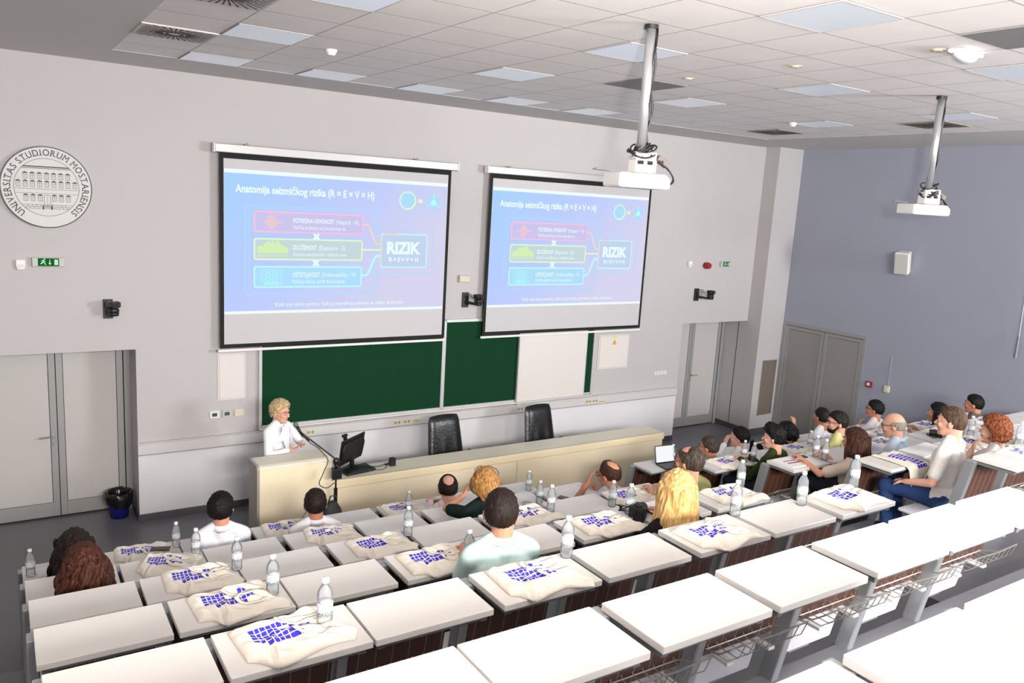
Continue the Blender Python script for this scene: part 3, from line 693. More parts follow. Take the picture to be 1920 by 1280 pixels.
# ------------------------------------------------------------------ stage furniture
DY = -1.62
t = thing('lectern', 'tall beige lectern with a rounded top edge in front of the speaker', 'lectern', (2.28, DY-.13, 0))
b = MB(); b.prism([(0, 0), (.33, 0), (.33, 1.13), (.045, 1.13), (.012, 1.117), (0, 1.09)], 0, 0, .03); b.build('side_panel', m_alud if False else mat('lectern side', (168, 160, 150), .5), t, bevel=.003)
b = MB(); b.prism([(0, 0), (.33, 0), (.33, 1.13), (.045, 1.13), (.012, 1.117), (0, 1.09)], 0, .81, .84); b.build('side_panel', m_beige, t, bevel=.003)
MB().box(.03, .81, 0, .025, 0, 1.09).build('front_panel', m_beige, t)
b = MB(); b.prism([(.0, 1.09), (.012, 1.117), (.045, 1.13), (.33, 1.13), (.33, 1.105), (.03, 1.09)], 0, .03, .81); b.build('top', m_beiget, t, bevel=.002)
MB().box(.3, .81, .33, .6, .78, .8).build('inner_shelf', m_beiget, t)
t = thing('stage_desk', 'long beige desk with a counter top between the lectern and the side door', 'desk', (3.14, DY, 0))
MB().box(0, 5.27, 0, .40, .765, .80).build('counter_top', m_beiget, t, bevel=.006)
MB().box(.0, 5.27, -.002, .02, .70, .80).build('top_rail', mat('beige rail', (250, 232, 194), .45), t, bevel=.004)
for a, c in ((0.02, 2.615), (2.623, 5.25)): MB().box(a, c, .012, .03, 0, .694).build('front_panel', m_beige, t)
MB().box(5.23, 5.26, .02, .36, 0, .765).build('side_panel', m_beige, t); MB().box(.0, .03, .02, .36, 0, .765).build('side_panel', m_beige, t)
MB().box(.03, 5.23, .3, .32, .5, .765).build('back_rail', m_beige, t)

def office_chair(x, y, rz, label):
    t = thing('office_chair', label, 'office chair', (x, y, 0), rz, 'black office chairs behind the stage desk')
    # the sitter faces the hall, i.e. local -Y
    def pad(w0, w1, z0, z1, y0, y1, th, puck, nx=16, nz=22):
        mb = MB(); vs = []
        for side in (0, 1):
            for j in range(nz+1):
                v = j/nz; hw = w0+(w1-w0)*v; hw *= (1-.10*max(0, (v-.85)/.15)**2)
                for i in range(nx+1):
                    u = i/nx*2-1; x_ = hw*math.copysign(abs(u)**.9, u)
                    ed = (1-abs(u)**6)*(1-abs(2*v-1)**8)
                    bul = th*ed; cr = 0
                    if puck: cr = .012*math.sin(u*9)*max(0, 1-v*1.7)
                    yy = y0+(y1-y0)*v+(-1 if side == 0 else 1)*(bul/2)+(cr if side == 0 else 0)
                    vs.append((x_, yy, z0+(z1-z0)*v-(.05*u*u*max(0, v-.6))))
        n1 = (nx+1)*(nz+1); fs = []
        for j in range(nz):
            for i in range(nx):
                a = j*(nx+1)+i; fs.append((a, a+1, a+nx+2, a+nx+1)); fs.append((n1+a, n1+a+nx+1, n1+a+nx+2, n1+a+1))
        return mb.add(vs, fs)
    pad(.29, .245, .50, 1.16, .20, .33, .10, True).build('backrest', m_leather, t, smooth=True)
    sm = MB(); sm.box(-.26, .26, -.27, .22, .43, .51); sm.build('seat', m_leather, t, bevel=.035)
    for s_ in (-1, 1):
        a = MB(); a.tube([(s_*.29, -.18, .42), (s_*.31, -.2, .6), (s_*.31, -.16, .66), (s_*.31, .1, .67), (s_*.3, .2, .6)], .018); a.build('armrest', m_dark, t, smooth=True)
    MB().cyl((0, 0, .1), (0, 0, .43), .03).build('gas_lift', m_alud, t)
    for q in range(5):
        a = 2*PI*q/5; MB().cyl((0, 0, .11), (.3*math.cos(a), .3*math.sin(a), .06), .028, .018).cyl((.3*math.cos(a)-.02, .3*math.sin(a), .03), (.3*math.cos(a)+.02, .3*math.sin(a), .03), .028).build('leg', m_dark, t)
office_chair(5.14, -1.0, rad(4), 'black leather office chair nearer the monitor, behind the beige stage desk')
office_chair(6.72, -1.0, rad(4), 'black leather office chair farther from the monitor, behind the beige stage desk')

# monitor, webcam, power box, cables
t = thing('monitor', 'black desktop monitor seen from behind at the lectern end of the stage desk', 'monitor', (3.50, -1.30, .80), rad(36))
def scr(y0, y1, sx=.25, z0=.1, z1=.42):
    return MB().box(-sx, sx, y0, y1, z0, z1)
s = scr(-.012, .008); so = s.build('screen_case', m_dark, t, bevel=.006); so.rotation_euler = (rad(8), 0, 0)
s = MB(); s.prism([(-.22, .14), (.22, .14), (.24, .3), (.2, .38), (-.2, .38), (-.24, .3)], 1, -.035, -.012); s2 = s.build('back_cover', m_dark, t, bevel=.01); s2.rotation_euler = (rad(8), 0, 0)
MB().box(-.03, .03, -.06, -.03, 0, .2).build('stand', m_dark, t); MB().box(-.14, .14, -.13, .07, 0, .012).build('stand_base', m_dark, t, bevel=.005)
t = thing('webcam', 'small black webcam clipped on top of the monitor', 'webcam', (3.43, -1.33, 1.215), rad(36))
MB().box(-.04, .04, -.02, .02, 0, .035).build('camera_body', m_dark, t, bevel=.008); MB().cyl((0, .018, .018), (0, .026, .018), .01).build('lens', m_lcd, t); MB().box(-.012, .012, -.03, .012, -.04, 0).build('clip', m_dark, t)
t = thing('equipment_bag', 'low black equipment case on the stage desk beside the monitor base', 'equipment case', (3.56, -1.40, .80), rad(10))
c = MB(); c.ell((0, 0, .025), (.2, .13, .03)); c.box(-.2, .2, -.12, .12, 0, .03); c.build('case_body', m_dark, t, bevel=.01)
t = thing('power_box', 'small upright black power cube on the stage desk', 'power cube', (4.03, -1.4, .80), rad(5))
MB().box(-.035, .035, -.03, .03, 0, .1).build('box_body', m_dark, t, bevel=.004); MB().cyl((-.1, 0, .03), (-.035, 0, .03), .013).build('plug', m_dark, t)
def cable(name, pts, r, label, m_=None, cat='cable', grp=None):
    P_ = [Vector(p) for p in pts]; out = []
    for i in range(len(P_)-1):
        p0, p1, p2, p3 = P_[max(i-1, 0)], P_[i], P_[i+1], P_[min(i+2, len(P_)-1)]
        for k in range(6):
            s = k/6; out.append(.5*((2*p1)+(p2-p0)*s+(2*p0-5*p1+4*p2-p3)*s*s+(3*p1-p0-3*p2+p3)*s**3))
    out.append(P_[-1]); o = MB().tube(out, r).build(name, m_ or m_dark, smooth=True); return tag(o, label, cat, grp)
cable('power_cable', [(3.5, -1.36, .85), (3.7, -1.3, .808), (3.85, -1.38, .806), (3.93, -1.4, .83)], .005, 'thin black cable from the monitor to the power cube')
cable('power_cable', [(3.72, -1.45, .806), (3.85, -1.5, .806), (3.93, -1.44, .806), (4.0, -1.4, .9)], .004, 'thin black cable looping in front of the power cube')

# microphone stand
mx, my = 3.075, -2.0
t = thing('microphone_stand', 'tall black microphone stand with a long boom in front of the lectern corner', 'microphone stand', (mx, my, 0))
MB().cyl((0, 0, 0), (0, 0, .02), .15, .13, 28).cyl((0, 0, .02), (0, 0, .06), .03, .02).build('base', m_dark, t)
MB().cyl((0, 0, .03), (0, 0, .75), .016).cyl((0, 0, .70), (0, 0, .86), .021).cyl((0, 0, .86), (0, 0, 1.17), .010).build('pole', m_dark, t)
MB().ell((0, 0, 1.17), (.04, .03, .045)).cyl((0, 0, 1.08), (0, 0, 1.16), .02).build('clutch', m_dark, t, smooth=True)
MB().box(-.05, .06, -.03, .03, .97, 1.09).build('counterweight_box', m_dark, t, bevel=.006)
tip = Vector((-.39, .06, 1.535-.0)); MB().cyl((.05, 0, 1.15), tip, .009).cyl(tip+Vector((.1, -.015, -.1)), tip+Vector((.02, 0, -.02)), .014).build('boom', m_dark, t)
t2 = thing('microphone', 'black handheld microphone with a round grey grille at the speaker\'s mouth', 'microphone', (mx+tip.x, my+tip.y, tip.z))
MB().cyl((.03, -.005, -.05), (-.035, .01, .065), .012, .019).build('handle', m_dark, t2, smooth=True)
MB().ell((-.045, .012, .085), (.027, .027, .03)).build('mesh_head', mat('mic mesh', (96, 108, 104), .5, bump=.4, bscale=500), t2, smooth=True)
cable('microphone_cable', [(mx-.37, my+.05, 1.5), (mx-.30, my+.02, 1.42), (mx-.22, my+.0, 1.36), (mx-.14, my, 1.27), (mx-.10, my-.01, 1.19), (mx-.16, my-.03, 1.06), (mx-.20, my-.03, .95), (mx-.12, my-.03, .89), (mx-.02, my-.01, .93)], .005, 'thin black microphone cable hanging in a loop from the boom')

# waste bin
t = thing('waste_bin', 'round blue waste bin with a black liner bag in the doorway corner', 'waste bin', (1.16, .27, 0))
MB().lathe([(.10, 0), (.125, .2), (.14, .27), (.13, .27), (.115, .2), (.09, .01)], 28).build('bucket', mat('blue plastic', (24, 26, 130), .45), t, smooth=True)
l = MB(); prof = []
n = 40; rows = [(.146, .16), (.156, .21), (.16, .26), (.152, .31), (.13, .33), (.11, .30), (.10, .22), (.09, .1)]
vs = []
for j, (r_, z) in enumerate(rows):
    for i in range(n):
        a = 2*PI*i/n; q = noise.noise(Vector((math.cos(a)*3, math.sin(a)*3, j*.9)))*.022; vs.append(((r_+q)*math.cos(a), (r_+q)*math.sin(a), z+q*1.3+(.03*math.sin(a*2+1) if j < 3 else 0)))
l.add(vs, [(j*n+i, j*n+(i+1) % n, (j+1)*n+(i+1) % n, (j+1)*n+i) for j in range(len(rows)-1) for i in range(n)]); l.build('liner_bag', mat('black liner', (14, 14, 16), .25), t, smooth=True)
# ------------------------------------------------------------------ lecture desks
WD = .56
def slanted(mb, x0, x1, z_top, z_bot, th, y_top=0., y_bot=.2, ztop_ref=.72, zbot_ref=-.325):
    """slab lying in the leaning plane of the desk front, between two heights"""
    f = lambda z: y_top+(y_bot-y_top)*(ztop_ref-z)/(ztop_ref-zbot_ref)
    a, b = f(z_top), f(z_bot)
    mb.add([(x0, a-th/2, z_top), (x1, a-th/2, z_top), (x1, a+th/2, z_top), (x0, a+th/2, z_top), (x0, b-th/2, z_bot), (x1, b-th/2, z_bot), (x1, b+th/2, z_bot), (x0, b+th/2, z_bot)],
           [(0, 1, 2, 3), (7, 6, 5, 4), (0, 4, 5, 1), (1, 5, 6, 2), (2, 6, 7, 3), (3, 7, 4, 0)])
    return mb
def make_desk(seat, end=0):
    t = thing('lecture_desk', 'desk', 'desk')
    tt = MB().box(0, WD, -.335, 0, .718, .75).build('tabletop', m_lam, t, bevel=.004)
    u = MB(); u.box(.02, .05, -.31, -.02, .688, .718).box(WD-.05, WD-.02, -.31, -.02, .688, .718).box(.02, WD-.02, -.06, -.03, .688, .718).box(.02, WD-.02, -.31, -.29, .694, .718)
    u.build('underframe', m_alud, t)
    for x in ((-.03, .02), (WD-.02, WD+.03)) if end == 2 else ((-.03, .02),):
        p = MB(); slanted(p, x[0], x[1], .715, -.3248, .085, .0, .2); p.build('post', m_alu, t, bevel=.008)
    b = MB(); slanted(b, .03, WD-.03, .66, .30, .014); b.build('backrest_panel', m_wood, t)
    # book basket of bent wire, low under the top
    w = MB(); r = .0026
    rail = [(.06, .06, .34), (.045, -.03, .37), (.04, -.10, .43), (.07, -.13, .46), (WD/2, -.14, .46), (WD-.07, -.13, .46), (WD-.04, -.10, .43), (WD-.045, -.03, .37), (WD-.06, .06, .34)]
    w.tube(rail, .0038, 5); w.tube([(.06, .06, .34), (WD-.06, .06, .34)], .0038, 5)
    for i in range(8):
        x = .08+i*(WD-.16)/7; w.tube([(x, -.135, .46), (x, -.11, .39), (x, -.05, .34), (x, .06, .34), (x, .09, .46)], r, 4)
    w.build('wire_basket', m_wire, t)
    k = MB()
    for x in (.12, WD-.17): k.box(x, x+.04, -.02, .13, .285, .30)
    k.box(.12, WD-.13, .12, .13, .285, .292); k.build('basket_bracket', m_white, t)
    if seat == 'up':
        s = MB(); slanted(s, .05, WD-.05, .36, .06, .035, .0+.05, .2+.06); q_ = s.build('seat', m_seat, t, bevel=.012)
        s = MB(); slanted(s, .2, WD-.2, .10, .04, .03, .12, .24); s.build('seat_hinge', m_alud, q_)
    elif seat == 'down':
        s = MB(); s.box(.05, WD-.05, .19, .57, .07, .10); q_ = s.build('seat', m_seat, t, bevel=.012)
        s = MB(); s.box(.20, WD-.20, .14, .3, .03, .075); s.build('seat_hinge', m_alud, q_)
    return t
LX = [.075, .66, 1.232, 1.85, 2.455, 3.085, 3.685, 4.31]
RX = [6.47+.61*c+(.012 if c % 2 else 0) for c in range(9)]
ORD = ['front', 'second', 'third', 'fourth', 'fifth', 'sixth', 'seventh', 'eighth', 'ninth']
NUM = ['first', 'second', 'third', 'fourth', 'fifth', 'sixth', 'seventh', 'eighth', 'ninth']
CM = Matrix((right, -up, fwd))
def px(p):
    q = CM @ (Vector(p)-CAMPOS)
    return (960+1493.8*q[0]/q[2], 640+1493.8*q[1]/q[2]) if q[2] > .1 else (-9999, -9999)
def inframe(x0, k):
    pts = [px((x0+a, YF(k)+b, ZF(k))) for a in (0, WD) for b in (-.335, 0)]
    return any(-25 < p[0] < 1945 and -25 < p[1] < 1305 for p in pts)
# people: row, head x, and where the head centre stands above the table top
PEOPLE_AT = {(0, .41), (1, .39), (0, 1.47), (0, 2.27), (0, 3.59), (1, 3.38), (3, 2.30), (1, 4.80), (3, 3.66), (2, 4.79), (0, 7.19), (0, 7.72), (1, 7.12), (0, 8.62), (0, 9.33), (1, 8.23), (2, 7.09), (0, 10.55), (2, 7.92), (1, 10.40), (3, 6.93), (1, 11.3), (3, 7.72), (3, 8.56)}
taken = set()
for (k, x) in PEOPLE_AT:
    xs = LX if x < 5.2 else RX
    c = min(range(len(xs)), key=lambda i: abs(xs[i]+WD/2-x)); taken.add((k+1, 'L' if x < 5.2 else 'R', c))
BAGS = [  # row, x, y offset from the far edge, rotation, variant, extra
 (0, .92, -.15, -4, 0), (1, .97, -.17, -24, 1), (2, .98, -.16, -2, 2), (3, .95, -.17, 3, 3), (4, .93, -.16, 4, 4),
 (0, 2.13, -.17, -3, 3), (1, 2.19, -.17, -10, 0), (2, 2.17, -.20, 0, 4), (3, 2.10, -.19, 0, 2), (4, 2.12, -.18, -3, 1),
 (0, 3.30, -.19, -2, 1), (2, 3.43, -.19, 5, 3), (3, 3.36, -.20, -3, 2), (4, 3.33, -.20, 2, 0), (2, 4.45, -.22, -8, 4), (3, 4.62, -.18, -2, 3), (4, 4.59, -.16, 3, 1),
 (1, 6.80, -.20, 2, 1), (1, 8.06, -.18, -3, 2), (2, 8.24, -.15, 2, 3), (1, 9.74, -.20, 3, 0), (1, 10.80, -.20, -2, 4), (2, 10.50, -.12, 4, 1), (4, 6.95, -.17, 3, 0), (2, 9.40, -.17, 0, 2), (3, 8.05, -.18, 0, 1)]
BOTTLES = [(4, 1.08, -.15), (3, 1.15, -.16), (2, 1.22, -.12), (1, 1.17, -.1), (0, 1.2, -.12), (0, 2.28, -.3), (2, 2.43, -.11), (0, 3.32, -.26), (3, 2.24, -.32), (4, 2.40, -.05), (0, 4.76, -.24), (1, 4.16, -.3), (2, 3.66, -.17), (2, 4.19, -.3), (3, 3.65, -.12), (4, 3.67, -.04), (3, 4.84, -.07), (4, 4.21, -.10), (4, 4.86, -.03),
           (1, 7.11, -.16), (1, 7.14, -.27), (1, 8.24, -.20), (2, 7.09, -.12), (2, 7.07, -.24), (1, 9.5, -.32), (2, 8.38, -.30), (3, 8.32, -.04), (2, 9.58, -.3), (1, 11.75, -.22), (4, 7.14, .03-.06), (0, .13, -.2), (0, 6.98, -.15), (0, 3.86, -.16)]
protos = {}
for s_ in ('up', 'down', 'none'): protos[s_] = make_desk(s_)
used = set()
for side, xs in (('L', LX), ('R', RX)):
    for k in range(7):
        if side == 'R' and k > 4: continue
        for c, x0 in enumerate(xs):
            if not inframe(x0, k): continue
            st = 'none' if k == 0 else ('down' if (k, side, c) in taken else 'up')
            on = []
            if any(b[0] == k and x0 <= b[1] <= x0+WD for b in BAGS): on.append('tote bag')
            if any(b[0] == k and x0 <= b[1] <= x0+WD for b in BOTTLES): on.append('bottle')
            ct = ('with '+' and '.join(on)) if on else 'bare'
            if side == 'L': lb = 'pale lecture desk, %s row, %s from the seal side, %s' % (ORD[k], NUM[c], ct)
            else: lb = 'pale lecture desk in the blue wall block, %s row, %s from the aisle' % (ORD[k], NUM[c])
            loc = (x0, YF(k), ZF(k)-.75); p = protos[st]
            if st not in used: used.add(st); p.location = loc; p['label'] = lb; p['group'] = 'lecture desks in tiered rows'
            else: dup(p, loc, None, lb, 'lecture desks in tiered rows')

# ------------------------------------------------------------------ tote bags
m_cloth = mat('cream cotton cloth', (246, 238, 224), .9, spec=.1, var=.02, bump=.15, bscale=260)
m_blueprint = mat('blue print', (62, 58, 186), .8, spec=.1)
def bag_mesh(seed, drape=False):
    R2 = random.Random(seed); NX, NY = 100, 76; LXb, LYb = .40, .30
    ph = [R2.uniform(0, 6) for _ in range(8)]; vs = []
    def P(u, v):
        x = (u-.5)*LXb; y = (v-.5)*LYb
        # outline: narrow packed bottom on the left, pointed flap at the near side, flaring open end
        k1 = .24+.04*math.sin(ph[0]); fl_ = .055+.02*math.sin(ph[1])
        y += .050*max(0, 1-u/(k1-.03))*(1-v)*(u < k1)
        y -= fl_*max(0, 1-abs(u-k1)/.13)*max(0, 1-v*2.6) if u < k1 else fl_*max(0, 1-(u-k1)/.55)*max(0, 1-v*2.6)
        y -= .02*max(0, (u-.75)/.25)*(1-v)*(1+math.sin(ph[2]))
        y += (.045+.015*math.sin(ph[4]))*max(0, 1-abs(u-.84)/.16)*max(0, (v-.55)/.45)
        x += .055*max(0, (u-.72)/.28)*max(0, 1-abs(v-.18)/.35)+.02*math.sin(ph[3])*max(0, u-.7)*3*max(0, v-.6)
        x += .008*math.sin(v*11+ph[4])*max(0, u-.85)*6
        y -= .012*math.sin(u*8+ph[2])*max(0, .25-v)*3
        eu = min(u, 1-u)*2; ev = min(v, 1-v)*2
        core = min(1, eu*6.5)**.5*min(1, ev*4.2)**.5
        h = .034*core*(1-.55*max(0, (u-.55)/.45))+.003
        h += core*(.006*math.sin(u*13+v*5+ph[5])+.005*math.sin(u*5-v*17+ph[6])+.004*math.sin((u+v)*26+ph[7]))*(.4+u)
        h += .016*math.exp(-((u-k1-.02-v*.18)/.022)**2)*max(0, .75-v)*1.4*core
        h -= .022*math.exp(-((u-k1+.045-v*.1)/.022)**2)*max(0, .62-v)*core*1.3
        return Vector((x, y, max(h, .0025)))
    G = [[P(i/NX, j/NY) for i in range(NX+1)] for j in range(NY+1)]
    mb = MB()
    vs = [p for row in G for p in row]; fs = []; ms = []
    def blue(u, v):
        X = (u-.13)/.62; Y = (v-.30)/.42
        if not (0 <= X < 1 and 0 <= Y < 1): return 0
        cx = X*11; cy = Y*5; ci, cj = int(cx), int(cy)
        if cx-ci > .84 or cy-cj > .82: return 0
        if cj == 0 and (ci < 2 or ci > 8): return 0
        if cj == 4 and ci > 4+seed % 3 and ci < 8: return 0
        if cj == 3 and ci in (5, 6): return 0
        if ci > 8 and cj < 2 and seed % 2: return 0
        if ci == 10 and cj > 3: return 0
        return 1
    for j in range(NY):
        for i in range(NX):
            a = j*(NX+1)+i; fs.append((a, a+1, a+NX+2, a+NX+1)); ms.append(blue((i+.5)/NX, (j+.5)/NY))
    mb.add(vs, fs); mb.m = ms; o = len(mb.v)
    # flat underside closing the sheet
    ring = [i for i in range(NX+1)]+[(j+1)*(NX+1)-1 for j in range(1, NY+1)]+[NY*(NX+1)+i for i in range(NX-1, -1, -1)]+[j*(NX+1) for j in range(NY-1, 0, -1)]
    bot = [(mb.v[i][0]*.985, mb.v[i][1]*.985, 0) for i in ring]; n = len(ring)
    mb.v += bot
    mb.f += [(ring[i], o+i, o+(i+1) % n, ring[(i+1) % n]) for i in range(n)]+[tuple(range(o+n-1, o-1, -1))]; mb.m += [0]*(n+1)
    # straps: two flat ribbons laid over the top
    st = MB()
    def H(x, y):
        u = min(1, max(0, x/LXb+.5)); v = min(1, max(0, y/LYb+.5)); return P(u, v).z+.002
    for q, (ya, yb) in enumerate(((.07, .055), (-.06, -.02))):
        pts = []; 
        for i in range(25):
            s = i/24; a = PI*s
            x = .19-.23*math.sin(a)*(1 if q == 0 else .8)+.01*math.sin(s*9+ph[q]); y = ya+(yb-ya)*s+(.05 if q == 0 else -.045)*math.sin(a*2)*(.6+.4*math.sin(ph[q+2]))
            pts.append(Vector((x, y, H(x, y)+.004+.014*math.exp(-((s-.5)/.14)**2))))
        wv = .011; vv = []
        for i, p in enumerate(pts):
            d = (pts[min(i+1, 24)]-pts[max(i-1, 0)]).normalized(); n_ = Vector((-d.y, d.x, 0)); n_ = n_.normalized() if n_.length > 1e-5 else Vector((0, 1, 0))
            tw = .5*math.sin(s*6+i*.35)
            vv += [p+n_*wv+Vector((0, 0, .004*tw)), p-n_*wv-Vector((0, 0, .004*tw)), p-n_*wv+Vector((0, 0, -.003)), p+n_*wv+Vector((0, 0, -.003))]
        st.add(vv, [(4*i+k, 4*i+(k+1) % 4, 4*i+4+(k+1) % 4, 4*i+4+k) for i in range(24) for k in range(4)])
    return mb, st
BV = []
for v in range(5):
    a, b = bag_mesh(v+1); BV.append((a.mesh('tote_bag', [m_cloth, m_blueprint], True), b.mesh('bag_strap', m_cloth, True)))
def place_bag(k, x, dy, rz, v, label, z=None):
    t = thing('tote_bag', label, 'bag', (x, YF(k)+dy, (ZF(k) if z is None else z)+.0005), rad(rz), 'cream tote bags with blue square print')
    for nm, me in (('bag_body', BV[v][0]), ('bag_strap', BV[v][1])):
        o = bpy.data.objects.new(nm, me); COL.objects.link(o); o.parent = t
    return t
for (k, x, dy, rz, v) in BAGS:
    L_ = x < 5.2; xs = LX if L_ else RX; c = min(range(len(xs)), key=lambda i: abs(xs[i]+WD/2-x))
    lb = 'cream blue print tote bag, %s row, desk %s from the %s' % (ORD[k], NUM[c], 'seal side' if L_ else 'aisle, blue wall block')
    place_bag(k, x, dy, rz, v, lb)

# ------------------------------------------------------------------ water bottles
def clear(name, tint, a_, rough=.05):
    M = bpy.data.materials.new(name); M.use_nodes = True; nt = M.node_tree; nt.nodes.clear()
    o = nt.nodes.new('ShaderNodeOutputMaterial'); tr = nt.nodes.new('ShaderNodeBsdfTransparent'); gl = nt.nodes.new('ShaderNodeBsdfGlossy'); df = nt.nodes.new('ShaderNodeBsdfTranslucent'); df2 = nt.nodes.new('ShaderNodeBsdfDiffuse')
    tr.inputs[0].default_value = rgb(tint); gl.inputs['Roughness'].default_value = rough; df.inputs[0].default_value = (.9, .92, .95, 1); df2.inputs[0].default_value = (.85, .88, .9, 1)
    fr = nt.nodes.new('ShaderNodeFresnel'); fr.inputs[0].default_value = 1.22
    m0 = nt.nodes.new('ShaderNodeMixShader'); nt.links.new(df.outputs[0], m0.inputs[1]); nt.links.new(df2.outputs[0], m0.inputs[2])
    m1 = nt.nodes.new('ShaderNodeMixShader'); m1.inputs[0].default_value = a_; nt.links.new(tr.outputs[0], m1.inputs[1]); nt.links.new(m0.outputs[0], m1.inputs[2])
    m2 = nt.nodes.new('ShaderNodeMixShader'); nt.links.new(fr.outputs[0], m2.inputs[0]); nt.links.new(m1.outputs[0], m2.inputs[1]); nt.links.new(gl.outputs[0], m2.inputs[2]); nt.links.new(m2.outputs[0], o.inputs[0])
    return M
m_pet = clear('clear bottle plastic', (252, 253, 254), .27)
def label_mat():
    M = bpy.data.materials.new('bottle label'); M.use_nodes = True; nt = M.node_tree; b = nt.nodes['Principled BSDF']; b.inputs['Roughness'].default_value = .4
    tc = nt.nodes.new('ShaderNodeTexCoord'); mp = nt.nodes.new('ShaderNodeMapping'); mp.inputs['Scale'].default_value = (60, 60, 34); nz = nt.nodes.new('ShaderNodeTexNoise'); nz.inputs['Detail'].default_value = 5
    sp = nt.nodes.new('ShaderNodeSeparateXYZ'); nt.links.new(tc.outputs['Object'], sp.inputs[0])
    nt.links.new(tc.outputs['Object'], mp.inputs[0]); nt.links.new(mp.outputs[0], nz.inputs['Vector'])
    band = nt.nodes.new('ShaderNodeMapRange'); band.inputs[1].default_value = .088; band.inputs[2].default_value = .075; band.inputs[3].default_value = 0; band.inputs[4].default_value = .16
    nt.links.new(sp.outputs[2], band.inputs[0]); ad = nt.nodes.new('ShaderNodeMath'); ad.operation = 'ADD'; nt.links.new(nz.outputs['Fac'], ad.inputs[0]); nt.links.new(band.outputs[0], ad.inputs[1])
    r = nt.nodes.new('ShaderNodeValToRGB'); r.color_ramp.elements[0].position = .56; r.color_ramp.elements[0].color = rgb((236, 240, 242)); r.color_ramp.elements[1].position = .63; r.color_ramp.elements[1].color = rgb((92, 116, 118))
    nt.links.new(ad.outputs[0], r.inputs[0]); nt.links.new(r.outputs[0], b.inputs['Base Color']); return M
m_label = label_mat()
prof = [(.026, 0), (.031, .004), (.0325, .012), (.0315, .024), (.0325, .034), (.0315, .044), (.0325, .054), (.032, .06), (.032, .122), (.0325, .128), (.0315, .136), (.0325, .146), (.031, .158), (.026, .172), (.019, .184), (.0135, .192), (.0128, .200), (.0145, .202)]
def make_bottle():
    t = thing('water_bottle', 'bottle', 'bottle')
    MB().lathe(prof, 20).build('bottle_body', m_pet, t, smooth=True)
    MB().lathe([(.0328, .064), (.0330, .066), (.0330, .116), (.0328, .118)], 20).build('bottle_label', m_label, t, smooth=True)
    MB().lathe([(.0145, .2005), (.0155, .203), (.0155, .218), (.014, .2205)], 18).build('bottle_cap', mat('bottle cap', (240, 242, 244), .35), t, smooth=True)
    return t
b0 = make_bottle()
for i, (k, x, dy) in enumerate(BOTTLES):
    L_ = x < 5.2; xs = LX if L_ else RX; c = min(range(len(xs)), key=lambda q: abs(xs[q]+WD/2-x))
    oth = [b for b in BOTTLES if b[0] == k and b is not BOTTLES[i] and abs(b[1]-x) < .6]
    near = 'toward the camera side' if dy < -.2 else 'toward the stage side'
    lb = 'water bottle, %s row, desk %s from the %s%s' % (ORD[k], NUM[c], 'seal side' if L_ else 'aisle, blue wall block', ((', on its %s side' % ('seats' if dy < oth[0][2] else 'stage')) if [o for o in oth if min(range(len(xs)), key=lambda q: abs(xs[q]+WD/2-o[1])) == c] else ''))
    loc = (x, YF(k)+dy, ZF(k)+.0005)
    if i == 0: b0.location = loc; b0['label'] = lb; b0['group'] = 'water bottles on the desks'
    else: dup(b0, loc, i*.7, lb, 'water bottles on the desks')

# ------------------------------------------------------------------ small things on the desks
def flat(name, x, y, z, w_, d_, h_, rz, m_, label, cat, grp=None, parts=None):
    t = thing(name, label, cat, (x, y, z+.0004), rad(rz), grp)
    MB().box(-w_/2, w_/2, -d_/2, d_/2, 0, h_).build(parts or 'body', m_, t, bevel=min(.004, h_*.3)); return t
m_phone = mat('phone glass', (16, 17, 20), .12)
flat('notebook', .27, -3.24, ZF(0), .21, .16, .006, 10, m_paper, 'open white notebook page beside the bottle of the first front row desk', 'paper', parts='page')
flat('notebook', .56, -3.22, ZF(0), .15, .21, .006, -4, m_paper, 'white paper sheet beside the dark straight hair of the front row person', 'paper', parts='page')
flat('printed_sheet', 4.62, -4.25, ZF(1), .30, .21, .002, 10, m_paper, 'white printed sheet lying on the second row desk beside the leaning person', 'paper', parts='page')
flat('printed_sheet', 4.66, -5.20, ZF(2), .26, .2, .002, -8, m_paper, 'white printed sheet on the third row desk beside the blonde person', 'paper', parts='page')
def phone(x, y, z, rz, label):
    t = thing('phone', label, 'phone', (x, y, z+.0004), rad(rz), 'phones on desks'); MB().box(-.037, .037, -.076, .076, 0, .008).build('phone_body', m_phone, t, bevel=.003)
phone(4.52, -3.34, ZF(0), 20, 'dark phone on the front row desk behind the blonde short haired person'); phone(4.46, -4.37, ZF(1), 30, 'black phone beside the white printed sheet on the second row')
t = thing('tablet', 'dark green tablet cover lying on the front row desk near the lone bottle', 'tablet', (4.28, -3.32, ZF(0)+.0004), rad(25)); MB().box(-.09, .09, -.065, .065, 0, .009).build('cover', mat('green cover', (40, 62, 56), .5), t, bevel=.003)
phone(1.06, -3.29, ZF(0)+.040, 70, 'black phone resting on the front row tote bag nearest the waste bin'); phone(2.33, -6.22, ZF(3)+.001, 65, 'black phone beside the tote bag at the person in the mint shirt')
t = thing('saucer', 'small round tin lid beside the pair of bottles on the second row', 'lid', (4.05, -4.32, ZF(1)+.0004)); MB().lathe([(.03, 0), (.05, .004), (.05, .007), (.045, .006), (.03, .003)], 20).build('dish', m_alu, t)
